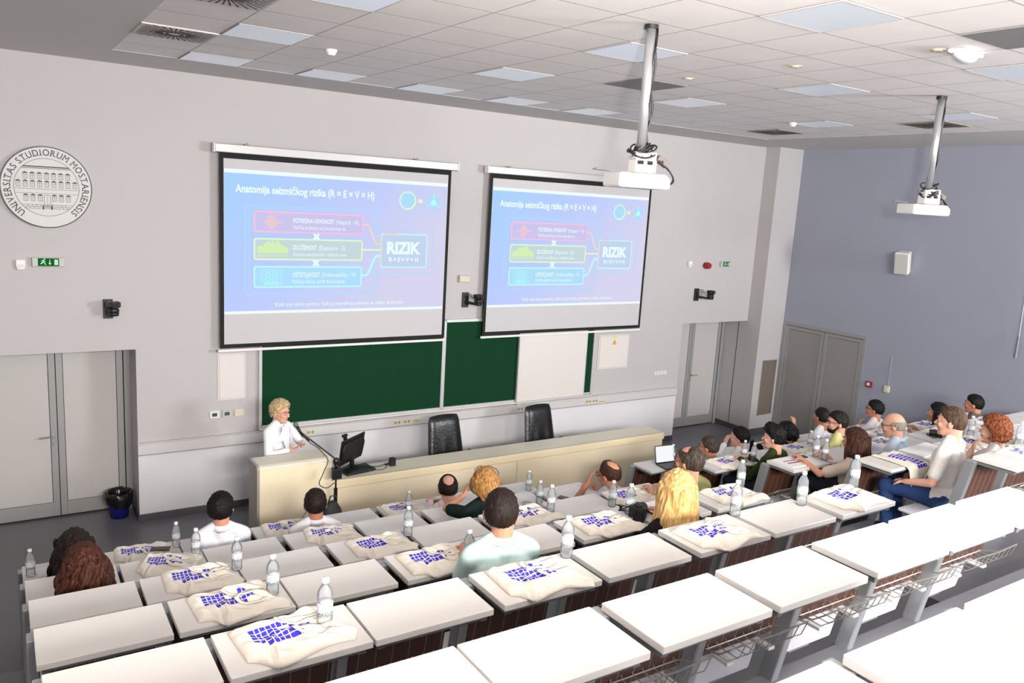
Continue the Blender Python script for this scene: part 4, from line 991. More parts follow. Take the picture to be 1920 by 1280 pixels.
def still_camera(x, y, z, rz, label):
    t = thing('photo_camera', label, 'camera', (x, y, z+.0004), rad(rz), 'black photo cameras')
    MB().box(-.06, .06, -.03, .03, 0, .085).box(-.025, .025, -.028, .028, .085, .105).build('camera_body', m_dark, t, bevel=.008)
    MB().cyl((0, .03, .04), (0, .11, .04), .034, .038, 18).build('lens', m_dark, t)
    MB().tube([(-.06, 0, .07), (-.12, -.05, .04), (-.1, .06, .006), (0, .13, .006), (.1, .12, .006), (.13, .02, .03), (.06, 0, .07)], .006).build('strap', m_dark, t, smooth=True)
still_camera(3.66, -6.2, ZF(3), -60, 'black photo camera with strap beside the long haired blonde person'); still_camera(9.20, -5.28, ZF(2), 30, 'black photo camera with strap behind the person in the white T-shirt')
t = thing('laptop', 'open laptop with a bright white screen on the front row desk by the aisle', 'laptop', (6.83, -3.36, ZF(0)+.0004), rad(-6))
MB().box(-.15, .15, -.11, .1, 0, .014).build('keyboard_base', m_dark, t, bevel=.003)
s = MB(); s.box(-.15, .15, 0, .008, 0, .215); o = s.build('lid', m_dark, t, bevel=.003, loc=(0, .1, .012)); o.rotation_euler = (rad(-14), 0, 0)
s = MB(); s.box(-.138, .138, -.0015, -.0005, .012, .205); s.build('screen', glow('laptop screen', (246, 248, 252), 1.0), o)
t = thing('paper_cup', 'beige paper cup with a small red mark beside the bald person', 'cup', (7.62, YF(2)-.3, ZF(2)+.0004))
MB().lathe([(.026, 0), (.037, .095), (.039, .095), (.038, .098), (.035, .094), (.025, .004)], 24).build('cup_body', mat('cup paper', (238, 214, 176), .6), t, smooth=True)
MB().lathe([(.0315, .03), (.0352, .062)], 24).build('cup_sleeve', mat('cup sleeve', (240, 216, 178), .6), t) if False else None
MB().box(-.012, .012, -.036, -.031, .04, .066).build('red_mark', m_red, t)
t = thing('document_stack', 'stack of papers with dark red lines on the third row desk by the aisle', 'paper', (6.78, YF(2)-.17, ZF(2)+.0004), rad(-3))
MB().box(-.26, .16, -.13, .13, 0, .012).build('pages', m_paper, t, bevel=.002)
MB().box(-.22, -.05, -.04, -.02, .0122, .0132).box(-.22, -.05, .02, .034, .0122, .0132).build('red_line', mat('dark red ink', (150, 30, 60), .6), t)
phone(6.86, YF(2)-.1, ZF(2)+.0125, 75, 'black phone lying on the papers with red lines')
t = thing('open_binder', 'open white binder with papers on the fourth row desk in front of the bald person', 'paper', (7.35, YF(3)-.12, ZF(3)+.0004), rad(4)); MB().box(-.26, .26, -.12, .12, 0, .012).build('pages', m_paper, t, bevel=.002)
t = thing('backpack', 'black backpack top standing at the front row desk beside the microphone stand', 'backpack', (2.66, -3.0, .2904), rad(8))
b = MB(); b.ell((0, 0, .42), (.15, .09, .44)); b.build('bag_body', mat('black nylon', (26, 28, 30), .7, bump=.2, bscale=90), t, smooth=True)
MB().tube([(-.04, 0, .84), (-.02, 0, .9), (.03, 0, .9), (.05, 0, .84)], .008).build('handle', m_dark, t, smooth=True)
# tote bag hanging over the desk edge, held by the person in the white T-shirt
def hanging_bag():
    t = thing('tote_bag', 'cream blue print tote bag hanging over the desk edge before the white T-shirt', 'bag', (6.80, YF(3), ZF(3)), 0, 'cream tote bags with blue square print')
    NX, NY = 56, 70; vs = []; fs = []; ms = []
    for j in range(NY+1):
        v = j/NY; s = v*.62      # length along the cloth from the far end over the near edge
        for i in range(NX+1):
            u = i/NX; wdt = .34*(1-.55*max(0, v-.55)); x = (u-.5)*wdt+.02+.12*max(0, v-.5)
            flat_l = .34
            if s < flat_l: y = -.02-s; z = .012+.014*math.sin(PI*u)*math.sin(PI*min(1, v*1.8))
            else: q = s-flat_l; y = -.02-flat_l-.02*min(1, q*30)-.06*q; z = .012-q
            z += .006*math.sin(u*14+v*6)*(1 if s < flat_l else .2); y += .012*math.sin(u*12)*max(0, v-.5)
            vs.append((x, y, max(z, .003) if s < flat_l else z))
    for j in range(NY):
        for i in range(NX):
            a = j*(NX+1)+i; fs.append((a, a+NX+1, a+NX+2, a+1)); u, v = (i+.5)/NX, (j+.5)/NY; X = (u-.3)*16; Y = (v-.14)*17
            ms.append(1 if (0 < X < 9 and 0 < Y < 8 and X % 1 < .8 and Y % 1 < .78 and not (int(X) < 2 and int(Y) > 4)) else 0)
    mb = MB().add(vs, fs); mb.m = ms; o = mb.build('bag_body', [m_cloth, m_blueprint], t, smooth=True); so = o.modifiers.new('thickness', 'SOLIDIFY'); so.thickness = .006; so.offset = -1
    s = MB()
    for q in (0, 1): s.tube([(.06+.05*q, -.39, -.18), (.14+.08*q, -.42, -.02), (.22+.05*q, -.43, -.05), (.22+.03*q, -.43, -.2), (.12, -.42, -.26)], .008, 6)
    s.build('bag_strap', m_cloth, t, smooth=True)
hanging_bag()
# ------------------------------------------------------------------ people
def fuse(mb, name, m_, parent, voxel=.009, smooth=4, disp=None, seed=0):
    """one continuous skin over overlapping rounded forms"""
    me = mb.mesh('tmp', m_); o = bpy.data.objects.new('tmp', me); COL.objects.link(o)
    r = o.modifiers.new('r', 'REMESH'); r.mode = 'VOXEL'; r.voxel_size = voxel
    s = o.modifiers.new('s', 'SMOOTH'); s.factor = .5; s.iterations = smooth
    dg = bpy.context.evaluated_depsgraph_get(); ev = bpy.data.meshes.new_from_object(o.evaluated_get(dg))
    bpy.data.objects.remove(o); bpy.data.meshes.remove(me)
    if disp:
        amp, sc = disp; n = len(ev.vertices); co = np.empty(n*3); ev.vertices.foreach_get('co', co); no = np.empty(n*3); ev.vertex_normals.foreach_get('vector', no)
        co = co.reshape(-1, 3); no = no.reshape(-1, 3); off = np.array([seed*1.7, seed*.9, 0.])
        q = (co+off)*np.array(sc)
        h = np.sin(q[:, 0]+1.7*np.sin(q[:, 1]*.7+q[:, 2]*.5))*np.sin(q[:, 2]+1.3*np.sin(q[:, 0]*.8))*.6+np.sin(q[:, 1]*1.3+q[:, 2]*.9+2*np.sin(q[:, 0]*.4))*.4
        co = co+no*(h*amp)[:, None]; ev.vertices.foreach_set('co', co.ravel()); ev.update()
    ev.polygons.foreach_set('use_smooth', [True]*len(ev.polygons)); ev.name = name
    if not ev.materials: ev.materials.append(m_)
    ob = bpy.data.objects.new(name, ev); COL.objects.link(ob); ob.parent = parent
    return ob

def skin(n, c):
    M = mat('skin '+n, c, .5, spec=.35, var=.04, vscale=30, bump=.05, bscale=220)
    b = M.node_tree.nodes['Principled BSDF']; b.inputs['Subsurface Weight'].default_value = .08; b.inputs['Subsurface Radius'].default_value = (.02, .008, .004); b.inputs['Subsurface Scale'].default_value = .3
    return M
def hairmat(n, c, c2, rough=.62):
    key = 'hair '+n
    if key in MATS: return MATS[key]
    M = bpy.data.materials.new(key); M.use_nodes = True; nt = M.node_tree; b = nt.nodes['Principled BSDF']; b.inputs['Roughness'].default_value = rough; b.inputs['Specular IOR Level'].default_value = .22
    tc = nt.nodes.new('ShaderNodeTexCoord'); mp = nt.nodes.new('ShaderNodeMapping'); mp.inputs['Scale'].default_value = (90, 90, 11); nz = nt.nodes.new('ShaderNodeTexNoise'); nz.inputs['Detail'].default_value = 3; nz.inputs['Scale'].default_value = 1
    nt.links.new(tc.outputs['Object'], mp.inputs[0]); nt.links.new(mp.outputs[0], nz.inputs['Vector'])
    r = nt.nodes.new('ShaderNodeValToRGB'); r.color_ramp.elements[0].position = .35; r.color_ramp.elements[0].color = rgb(c); r.color_ramp.elements[1].position = .68; r.color_ramp.elements[1].color = rgb(c2)
    nt.links.new(nz.outputs['Fac'], r.inputs[0]); nt.links.new(r.outputs[0], b.inputs['Base Color'])
    bp = nt.nodes.new('ShaderNodeBump'); bp.inputs['Strength'].default_value = .5; bp.inputs['Distance'].default_value = .006; nt.links.new(nz.outputs['Fac'], bp.inputs['Height']); nt.links.new(bp.outputs[0], b.inputs['Normal'])
    MATS[key] = M; return M
HM = dict(black=hairmat('black', (8, 7, 7), (24, 20, 19)), dark=hairmat('dark brown', (18, 12, 10), (46, 32, 26)), brown=hairmat('brown', (34, 19, 13), (78, 46, 34)), chest=hairmat('chestnut', (32, 14, 9), (88, 46, 30)),
          blond=hairmat('blond', (190, 142, 82), (240, 204, 138)), dblond=hairmat('dark blond', (124, 82, 42), (192, 144, 84)), grey=hairmat('grey', (60, 54, 50), (124, 116, 108)), lgrey=hairmat('light grey', (124, 118, 106), (180, 174, 160)),
          red=hairmat('red curls', (78, 36, 18), (156, 88, 52)), pale=hairmat('pale blond curls', (146, 120, 80), (222, 202, 156)), mid=hairmat('mid brown', (52, 38, 30), (100, 76, 60)), dgrey=hairmat('dark grey', (34, 28, 25), (88, 74, 64)))
m_eyew = mat('eye white', (226, 222, 216), .3); m_iris = mat('iris', (40, 28, 22), .2); m_lip = mat('lips', (176, 96, 88), .5); m_glass = mat('spectacle frame', (34, 26, 24), .3)

def sstep(a, b, x):
    t = min(1, max(0, (x-a)/(b-a))); return t*t*(3-2*t)
def hair_shell(M, H, style, T, seed=0, nu=56, nv=40):
    """closed cap of hair: outside the skull where hair grows, inside it elsewhere"""
    mb = MB(); vs = []; R_ = random.Random(seed)
    for j in range(nv+1):
        ph = -PI/2+PI*j/nv
        for i in range(nu):
            th = 2*PI*i/nu; d = Vector((math.cos(ph)*math.cos(th), math.cos(ph)*math.sin(th), math.sin(ph)))
            f = d.y/max(.25, math.hypot(d.x, d.y)); f = max(-1, min(1, f))
            if f < -.2: zb = -.66+(f+1)*.15
            elif f < .35: zb = -.54+(f+.2)/.55*.62
            else: zb = .08+(f-.35)/.65*.42
            k = sstep(zb-.04, zb+.12, d.z)
            tk = T*(.75+.25*d.z)
            if style == 'buzz': tk = T*.6
            if style == 'quiff': tk = T*(.45+.5*sstep(.0, .7, d.z)+1.1*sstep(.3, .9, d.z)*sstep(-.1, .6, d.y))
            if style in ('bald', 'crown'):
                if style == 'bald': k *= 1-sstep(.18, .42, d.z+max(0, d.y)*.5)
                else: k *= sstep(.50, .72, (d-Vector((0.0, -.50, .80))).length+.06*noise.noise(d*6))
                if style == 'crown': k *= (1-.9*sstep(.35, .7, d.y)*sstep(.2, .5, d.z)*.8)
            if style == 'thin': k *= 1-.75*sstep(.5, .75, d.z)*sstep(-.4, .1, d.y+R_.uniform(-.02, .02))
            nse = noise.noise(Vector((d.x*9, d.y*9, d.z*4+seed)))*.006*(T/.012)
            t = -.012+(tk+.012+nse)*k
            q = Vector((d.x*(.077+t), d.y*(.098+t)-.002, d.z*(.100+t)+.012))
            vs.append(M @ q+H)
    fs = [(j*nu+i, j*nu+(i+1) % nu, (j+1)*nu+(i+1) % nu, (j+1)*nu+i) for j in range(nv) for i in range(nu)]
    return mb.add(vs, fs)
def hand(mb, wrist, d, palm_n, curl=.6, side=1, s=1.0):
    """palm, four unequal bent fingers and a thumb; d points along the hand, palm_n out of the palm"""
    d = d.normalized(); n_ = (palm_n-d*palm_n.dot(d)).normalized(); x = d.cross(n_)*side
    W_ = wrist; c = W_+d*.045*s
    for q in (-.024, -.008, .008, .024): mb.cap(W_+x*q*.7*s+d*.008, W_+x*q*s+d*.082*s, .0145*s, .0125*s, 8)
    for q, ln in ((.028, .068), (.0095, .078), (-.0095, .072), (-.028, .056)):
        p = W_+x*q*s+d*.085*s; dd = d; 
        for seg, (fr, r1, r2) in enumerate(((.45, .0098, .009), (.3, .009, .0082), (.25, .0082, .007))):
            a = curl*(.9 if seg == 0 else 1.25); dd = (dd*math.cos(a)+n_*math.sin(a)).normalized() if curl else dd
            nn = (n_*math.cos(a)-d*math.sin(a)) if curl else n_
            e = p+dd*ln*fr*s; mb.cap(p, e, r1*s, r2*s, 8)
            n_2 = (n_-dd*n_.dot(dd)); p = e
            if n_2.length > .05: pass
    p = W_+x*.022*s+d*.02*s; t1 = (x*.75+d*.6+n_*.35).normalized(); e = p+t1*.045*s; mb.cap(p, e, .0135*s, .011*s, 8); e2 = e+(d*.75+x*.2+n_*.5).normalized()*.032*s; mb.cap(e, e2, .0108*s, .009*s, 8)

SK = dict(a=skin('fair', (226, 172, 148)), b=skin('tan', (196, 136, 108)), c=skin('warm', (210, 150, 122)))
def person(pname, label, x, y, zs, hz, yaw=0, byaw=None, hpitch=0., hroll=0., lean=0., sk='c', hair='short', hc='dark', T=.014, shirt=(230, 232, 236), sleeve='short', trous=(40, 44, 56), armL=None, armR=None,
           glasses=None, beard=None, standing=False, female=False, vox=.009, extra=None, stripes=None, collar=None, seed=1, curl=.5, hs=1.13, shirt_rough=.85, buzz=None, jacket=False):
    byaw = yaw*.45 if byaw is None else byaw
    t = thing('person', label, 'person', (x, y, zs), rad(byaw))
    K = .92 if female else 1.0
    hip = .93 if standing else .10
    nb = Vector((0, lean*.75, hz-.165)); ch = Vector((0, lean*.55, (hip+(hz-.165-hip)*.70))); ab = Vector((0, lean*.2+.01, hip+(hz-.165-hip)*.33))
    H = Vector((0, lean+.02, hz)); sw = .175*K; sh = nb+Vector((0, -.01, -.045))
    Mh = (Matrix.Rotation(rad(yaw-byaw), 3, 'Z') @ Matrix.Rotation(rad(hpitch), 3, 'X') @ Matrix.Rotation(rad(hroll), 3, 'Y'))*hs
    B = MB()
    def torso(mb, g):
        mb.cap((-.085, -.0, hip), (.085, -.0, hip), .105*K+g, .105*K+g); mb.cap(Vector((-.055*K, 0, 0))+ab, Vector((.055*K, 0, 0))+ab, .10*K+g, .10*K+g)
        mb.cap(Vector((-.035, 0, hip)), ab, .115*K+g, .1*K+g); mb.cap(Vector((.035, 0, hip)), ab, .115*K+g, .1*K+g)
        for sx in (-1, 1):
            mb.cap(ab+Vector((sx*.045*K, 0, 0)), ch+Vector((sx*.072*K, 0, 0)), .10*K+g, .108*K+g); mb.cap(ch+Vector((sx*.072*K, 0, 0)), sh+Vector((sx*(sw-.035), 0, -.03)), .105*K+g, .055*K+g)
            mb.cap(sh+Vector((sx*sw, 0, -.015)), nb+Vector((sx*.03, -.005, .03)), .052*K+g, .038+g)
            if female: mb.ell(ch+Vector((sx*.065, .075, .0)), (.06+g, .055+g, .06+g))
        mb.cap(ch, nb+Vector((0, -.01, -.03)), .095*K+g, .06+g)
    def arm(mb, sx, tgt, g0, upto, hand_on=True, elb=None):
        S = sh+Vector((sx*(sw+.005), 0, -.02)); Wp = Vector(tgt[0]); L1, L2 = .285*(K+.02), .25*K
        D = Wp-S; L_ = min(D.length, L1+L2-.005); u_ = D.normalized(); Wp = S+u_*L_
        a = (L1*L1-L2*L2+L_*L_)/(2*L_); hgt = math.sqrt(max(0, L1*L1-a*a)); hint = Vector(tgt[1]) if len(tgt) > 1 else Vector((sx*.6, -.3, -1)); hint = (hint-u_*hint.dot(u_)).normalized(); E = S+u_*a+hint*hgt
        if upto == 'skin':
            mb.cap(S, E, .047*K, .038*K); mb.cap(E, Wp, .039*K, .026*K)
            dd = (Wp-E).normalized(); fd = Vector(tgt[2]) if len(tgt) > 2 else dd+Vector((-sx*.2, .2, -.1)); pn = Vector(tgt[3]) if len(tgt) > 3 else Vector((0, 0, -1))
            hand(mb, Wp+dd*.005, fd, pn, curl, sx*-1, .96*K)
        elif upto == 'short': mb.cap(S, S+(E-S)*.72, .056*K+g0, .056*K+g0)
        else: mb.cap(S, E, .052*K+g0, .044*K+g0); mb.cap(E, E+(Wp-E)*.93, .044*K+g0, .033*K+g0)
    def legs(mb, g, skin_=False):
        for sx in (-1, 1):
            if standing:
                hp = Vector((sx*.085, 0, hip-.02)); kn = Vector((sx*.09, .01, .48)); an = Vector((sx*.09, -.02, .08))
            else:
                hp = Vector((sx*.09, .02, hip)); kn = Vector((sx*.13, .44, .085)); an = Vector((sx*.12, .38, -.34))
            mb.cap(hp, kn, .088*K+g, .06*K+g); mb.cap(kn, an, .058*K+g, .038*K+g)
            if skin_: mb.cap(an+Vector((0, -.02, -.035)), an+Vector((0, .15, -.055)), .032, .028)
    AL = armL or ((-.07, .36, .362), (-.4, -.5, -1), (.5, .8, -.1)); AR = armR or ((.09, .34, .362), (.4, -.5, -1), (-.5, .8, -.1))
    torso(B, -.006); legs(B, -.008, True); arm(B, -1, AL, 0, 'skin'); arm(B, 1, AR, 0, 'skin')
    B.cap(nb+Vector((0, -.012, -.02)), H+Vector((0, -.032, -.05)), .063*K, .063*K)
    def hp(p): return Mh @ Vector(p)+H
    # head: skull, face wedge, jaw, chin, nose, brow, cheeks, ears
    B.ell(hp((0, -.005, .012)), (.077, .098, .100), Mh, 20, 14); B.ell(hp((0, .022, -.035)), (.063, .070, .075), Mh, 18, 12); B.ell(hp((0, .043, -.082)), (.045, .045, .038), Mh, 14, 9); B.ell(hp((0, .070, -.100)), (.022, .020, .018), Mh)
    B.cap(hp((0, .088, .005)), hp((0, .110, -.030)), .010, .0145); B.ell(hp((0, .098, -.034)), (.017, .013, .010), Mh); B.ell(hp((0, .084, .022)), (.045, .016, .012), Mh)
    for sx in (-1, 1):
        B.ell(hp((sx*.036, .068, -.028)), (.024, .022, .024), Mh); B.ell(hp((sx*.080, -.008, -.012)), (.009, .020, .031), Mh @ Matrix.Rotation(rad(sx*-18), 3, 'Z')); B.cap(hp((sx*.048, -.0, -.045)), hp((sx*.03, .055, -.085)), .02, .018)
    B.cap(hp((-.014, .088, -.062)), hp((.014, .088, -.062)), .0075, .0075)
    fuse(B, 'body', SK[sk], t, vox*.78 if vox < .009 else .0082, 2)
    # eyes, brows, lips
    e = MB(); e.mi = 0
    for sx in (-1, 1): e.ell(hp((sx*.031, .0815, .004)), (.0125, .0080, .0062), Mh, 12, 8)
    e.mi = 1
    for sx in (-1, 1): e.ell(hp((sx*.031, .0875, .004)), (.0055, .0036, .0055), Mh, 10, 7)
    e.build('eyes', [m_eyew, m_iris], t, smooth=True)
    e = MB()
    for sx in (-1, 1): e.tube([hp((sx*.014, .100, .021)), hp((sx*.032, .098, .026)), hp((sx*.050, .085, .020))], [.0035, .004, .002])
    e.build('eyebrows', HM[hc if hc not in ('blond', 'pale') else 'dblond'], t, smooth=True)
    e = MB(); e.tube([hp((-.022, .086, -.062)), hp((-.008, .0945, -.060)), hp((0, .0945, -.061)), hp((.008, .0945, -.060)), hp((.022, .086, -.062))], [.002, .005, .0045, .005, .002]); e.build('lips', m_lip, t, smooth=True)
    if beard:
        b = MB(); b.ell(hp((0, .045, -.082)), (.050, .050, .038), Mh, 18, 12); b.ell(hp((0, .078, -.052)), (.026, .02, .006), Mh)
        for sx in (-1, 1): b.cap(hp((sx*.062, .012, -.045)), hp((sx*.040, .045, -.085)), .014, .016); b.cap(hp((sx*.066, .006, -.005)), hp((sx*.062, .012, -.045)), .008, .014)
        fuse(b, 'beard', HM[beard], t, .007, 2, (.001, (300, 300, 200)))
    # hair
    m_h = HM[hc]; R_ = random.Random(seed*7+3)
    if hair in ('short', 'quiff', 'bald', 'crown', 'thin', 'buzz'):
        hair_shell(Mh, H, hair, T, seed).build('hair', m_h, t, smooth=True)
        if hair in ('short', 'quiff') and T > .012:
            tf = MB()
            for q in range(46):
                a = R_.uniform(0, 2*PI); el = R_.uniform(.35, 1.3); d = Vector((math.cos(el)*math.cos(a), math.cos(el)*math.sin(a), math.sin(el)))
                if d.y > .75 and d.z < .45: continue
                p = Vector((d.x*.083, d.y*.102, d.z*.106+.012)); g_ = Vector((d.x*.2, .5 if hair == 'quiff' else -.25, .25)); kk = T*(1.5 if hair == 'quiff' and d.y > -.2 else .9)
                tf.cap(hp(p), hp(p+(d*.5+g_*.6)*kk), .010, .004, 6)
            tf.build('hair_tufts', m_h, t, smooth=True)
    elif hair == 'curly':
        h = hair_shell(Mh, H, 'short', T, seed)
        for q in range(190):
            a = R_.uniform(0, 2*PI); el = math.asin(R_.uniform(-.62, 1)); d = Vector((math.cos(el)*math.cos(a), math.cos(el)*math.sin(a), math.sin(el)))
            if d.y > .45 and d.z < .50: continue
            if d.y > .1 and d.z < -.05: continue
            r_ = R_.uniform(.011, .018)*(T/.03)**.3; p = Vector((d.x*(.080+T*.6), d.y*(.1+T*.6), d.z*(.104+T*.6)+.012))
            h.ell(hp(p), (r_, r_, r_*1.1), None, 8, 6)
        fuse(h, 'hair', m_h, t, .0062, 1)
    else:                                   # long styles: cap plus flowing locks
        h = hair_shell(Mh, H, 'short', T, seed)
        Ln = dict(bob=.14, long=.34, wavy=.40, verylong=.42, pony=.36, longcurl=.34)[hair]
        nl = 30 if hair != 'pony' else 10
        for q in range(nl*2):
            lay = q % 2; f_ = (q//2)/(nl-1); sp = 1.75 if hair in ('bob', 'long', 'wavy', 'verylong', 'longcurl') else .35
            a = -PI/2+(f_-.5)*2*sp
            r1 = (.086+T*.5+(.008 if lay else 0)); top = .055 if hair != 'pony' else -.02
            p0 = Vector((math.cos(a)*r1*.9, math.sin(a)*(r1+.016), top+R_.uniform(-.01, .02)))
            pts = []; n = 12; L_ = Ln*R_.uniform(.86, 1.06)*(1-.10*lay)
            phs = R_.uniform(0, 6); back = -math.sin(a)
            for s_ in range(n+1):
                v = s_/n; z = p0.z-L_*v; flare = 1+(.28*v if hair in ('wavy', 'verylong') else .75*v*(1-.35*v) if hair == 'longcurl' else .12*v*(1-v)*4*.5)
                if hair == 'bob': flare = 1+.10*math.sin(v*PI)-.16*v*v
                if hair == 'pony': flare = 1-.2*v; 
                wv = {'wavy': .010, 'verylong': .008, 'longcurl': .016}.get(hair, .003)
                X_ = p0.x*flare+wv*math.sin(v*9+phs); Y_ = p0.y*flare+wv*math.cos(v*8+phs)-.012*sstep(.35, .8, v)*(1 if back > 0 else 0)
                if hair == 'pony': Y_ -= .03
                pts.append(hp((0, 0, 0))+Mh @ Vector((X_, Y_, 0))+Vector((0, 0, z)) if abs(hpitch) < 12 else hp((X_, Y_, z)))
            rr_ = [.015*(1-.25*abs(2*i/n-1))*(1 if i < n-1 else .6) for i in range(n+1)]
            h.tube(pts, rr_, 7)
        fuse(h, 'hair', m_h, t, .0068, 1)
    if glasses:
        g = MB(); zz = .006; up_ = .075 if glasses == 'up' else 0; yy = .104 if not up_ else .06
        def gp(p): return hp((p[0], p[1]-(.05 if up_ else 0), p[2]+(.105 if up_ else 0)))
        for sx in (-1, 1):
            g.tube([gp((sx*(.032+.024*math.cos(a)), .103-abs(.024*math.cos(a))*.15, zz+.017*math.sin(a))) for a in [2*PI*i/14 for i in range(15)]], .0026 if glasses != 'thin' else .0016, 5)
            g.tube([gp((sx*.056, .098, zz+.006)), gp((sx*.082, .06, zz+.006)), gp((sx*.087, -.01, zz+.004)), gp((sx*.084, -.03, zz-.012))], .0028 if glasses != 'thin' else .0016, 5)
        g.tube([gp((-.009, .104, zz)), gp((0, .107, zz+.004)), gp((.009, .104, zz))], .002, 5)
        g.build('glasses', m_glass, t, smooth=True)
    # clothes
    ms = stripes or mat('cloth %d %d %d' % shirt, shirt, shirt_rough, spec=.15, var=.015, bump=.1, bscale=240)
    C_ = MB(); torso(C_, .011)
    for sx, A in ((-1, AL), (1, AR)): arm(C_, sx, A, .007 if sleeve == 'short' else .006, 'short' if sleeve == 'short' else 'long')
    C_.cap(nb+Vector((0, -.012, -.02)), nb+Vector((0, -.012, .012)), .064*K+.004, .058*K)
    fuse(C_, 'jacket' if jacket else ('blouse' if female else 'shirt'), ms, t, .0095, 3, (.0028, (26, 22, 30)), seed)
    if collar:
        c = MB(); cc = nb+Vector((0, -.010, .012)); n = 26; vs = []
        for j, (rr1, dz) in enumerate(((.060, .0), (.060, .036), (.064, .038), (.074, -.006))):
            for i in range(n):
                a = PI/2+.35+(2*PI-.7)*i/(n-1); vs.append(cc+Vector((rr1*K*math.cos(a), rr1*K*math.sin(a)*1.05, dz-.018*max(0, math.sin(a)))))
        fs = [(j*n+i, j*n+i+1, (j+1)*n+i+1, (j+1)*n+i) for j in range(3) for i in range(n-1)]
        c.add(vs, fs); o = c.build('collar', mat('cloth %d %d %d' % collar, collar, .8, var=.01), t, smooth=True); s_ = o.modifiers.new('thickness', 'SOLIDIFY'); s_.thickness = .003
    L_ = MB(); legs(L_, .010); L_.cap((-.085, 0, hip-.01), (.085, 0, hip-.01), .118*K, .118*K)
    fuse(L_, 'trousers', mat('trousers %d %d %d' % trous, trous, .85, spec=.15, var=.06, vscale=20), t, .011, 3, (.003, (20, 26, 22)), seed)
    s_ = MB()
    for sx in (-1, 1):
        an = Vector((sx*.09, -.02, .08)) if standing else Vector((sx*.12, .38, -.34)); s_.cap(an+Vector((0, -.03, -.04)), an+Vector((0, .16, -.055)), .04, .035)
    s_.build('shoes', m_dark, t, smooth=True)
    if extra: extra(t, hp, sh, nb)
    return t
SY = -.56
def seated(k, x, dz, label, **kw):
    return person('person', label, x, YF(k)+SY, ZF(k)-.75+.432, dz+.318, **kw)
def watch(c):
    def f(t, hp_, sh, nb): pass
    return f
CH_L = ((-.06, .15, .50), (-.3, .9, -.6), (.15, .1, .9), (.7, -.6, 0))
# speaker behind the lectern
def badge(t, hp_, sh, nb):
    o = MB(); o.box(-.012, .012, .13, .135, 1.0, 1.05); o.build('name_badge', m_dark, t)
    
    iv = MB(); iv.add([(-.055, .112, 1.33), (.055, .112, 1.33), (.02, .160, 1.05), (-.02, .160, 1.05)], [(0, 1, 2, 3)]); iv.add([(-.055, .10, 1.36), (.055, .10, 1.36), (.055, .112, 1.33), (-.055, .112, 1.33)], [(0, 1, 2, 3)])
    o = iv.build('blouse_front', mat('white blouse', (238, 240, 243), .7), t); so = o.modifiers.new('thickness', 'SOLIDIFY'); so.thickness = .01
    for sx in (-1, 1):
        l = MB(); l.add([(sx*.055, .118, 1.345), (sx*.105, .118, 1.27), (sx*.075, .140, 1.21), (sx*.02, .168, 1.04), (sx*.035, .150, 1.2)], [(0, 1, 2, 3, 4)])
        o = l.build('lapel', mat('lapel cloth', (238, 239, 243), .8), t); so = o.modifiers.new('thickness', 'SOLIDIFY'); so.thickness = .008
    c = MB(); c.tube([(0, .168, 1.04), (-.005, .15, .95), (0, .13, .86)], .003); c.build('jacket_edge', mat('seam grey', (150, 150, 156), .8), t)

person('speaker', 'person with short curly blonde hair and glasses in a white suit jacket behind the lectern', 2.73, -1.02, 0, 1.525, yaw=-146, byaw=-150, hpitch=-4, sk='a', hair='curly', hc='pale', T=.026, shirt=(244, 244, 246), sleeve='long', trous=(238, 238, 240),
       armL=((-.12, .27, 1.14), (-1, -.5, -.8), (.7, .6, .25), (0, 0, 1)), armR=((.10, .25, 1.12), (1, -.5, -.8), (-.7, .7, .2), (0, .3, 1)), glasses='thin', standing=True, female=True, vox=.008, extra=badge, curl=.45, collar=(246, 246, 248), jacket=True, seed=2)
# left block
seated(0, .41, .29, 'person with long straight dark brown hair at the front row desk nearest the door', yaw=-8, lean=.05, hair='longcurl', hc='dark', T=.030, shirt=(40, 36, 38), sleeve='long', female=True, seed=3, sk='a', hpitch=-14)
seated(1, .40, .27, 'person with wavy chestnut hair, second row, directly behind the straight dark haired one', yaw=4, hair='longcurl', hc='chest', T=.034, shirt=(30, 26, 28), sleeve='short', female=True, seed=4, sk='a', hpitch=-6)
seated(0, 1.47, .45, 'person with thick black hair in a white shirt, front row, before the lectern', yaw=-24, byaw=-8, hair='short', hc='black', T=.020, shirt=(236, 238, 246), sleeve='long', collar=(242, 243, 250), seed=5, sk='c')
seated(0, 2.27, .36, 'person with short dark brown hair in a white shirt, front row, by the microphone stand', yaw=-18, hair='short', hc='dark', T=.013, shirt=(242, 242, 246), sleeve='long', collar=(244, 245, 250), seed=6, sk='b')
m_stripe = line_mat('pink striped cloth', (238, 226, 226), (206, 150, 156), 0, .05, .005, rough=.85)
seated(0, 3.59, .30, 'person with bald crown in a pale pink striped shirt in the front row', yaw=-26, hpitch=-10, hair='crown', hc='dark', T=.012, stripes=m_stripe, sleeve='long', seed=7, sk='a')
seated(1, 3.40, .38, 'person with short blonde hair, glasses on the head, dark green shirt, hand at cheek', yaw=-22, byaw=-10, hair='bob', hc='dblond', T=.026, shirt=(20, 36, 34), sleeve='short', female=True, glasses='up', seed=8, sk='c', collar=(18, 32, 30),
       armL=((-.16, .10, .58), (-.6, .9, -.9), (.35, .1, .9), (.9, 0, 0)))
seated(3, 2.30, .40, 'person with very short dark brown hair in a mint green shirt', yaw=-32, byaw=-8, hair='short', hc='dark', T=.012, shirt=(204, 232, 226), sleeve='short', collar=(206, 234, 229), seed=9, sk='c', vox=.0085)
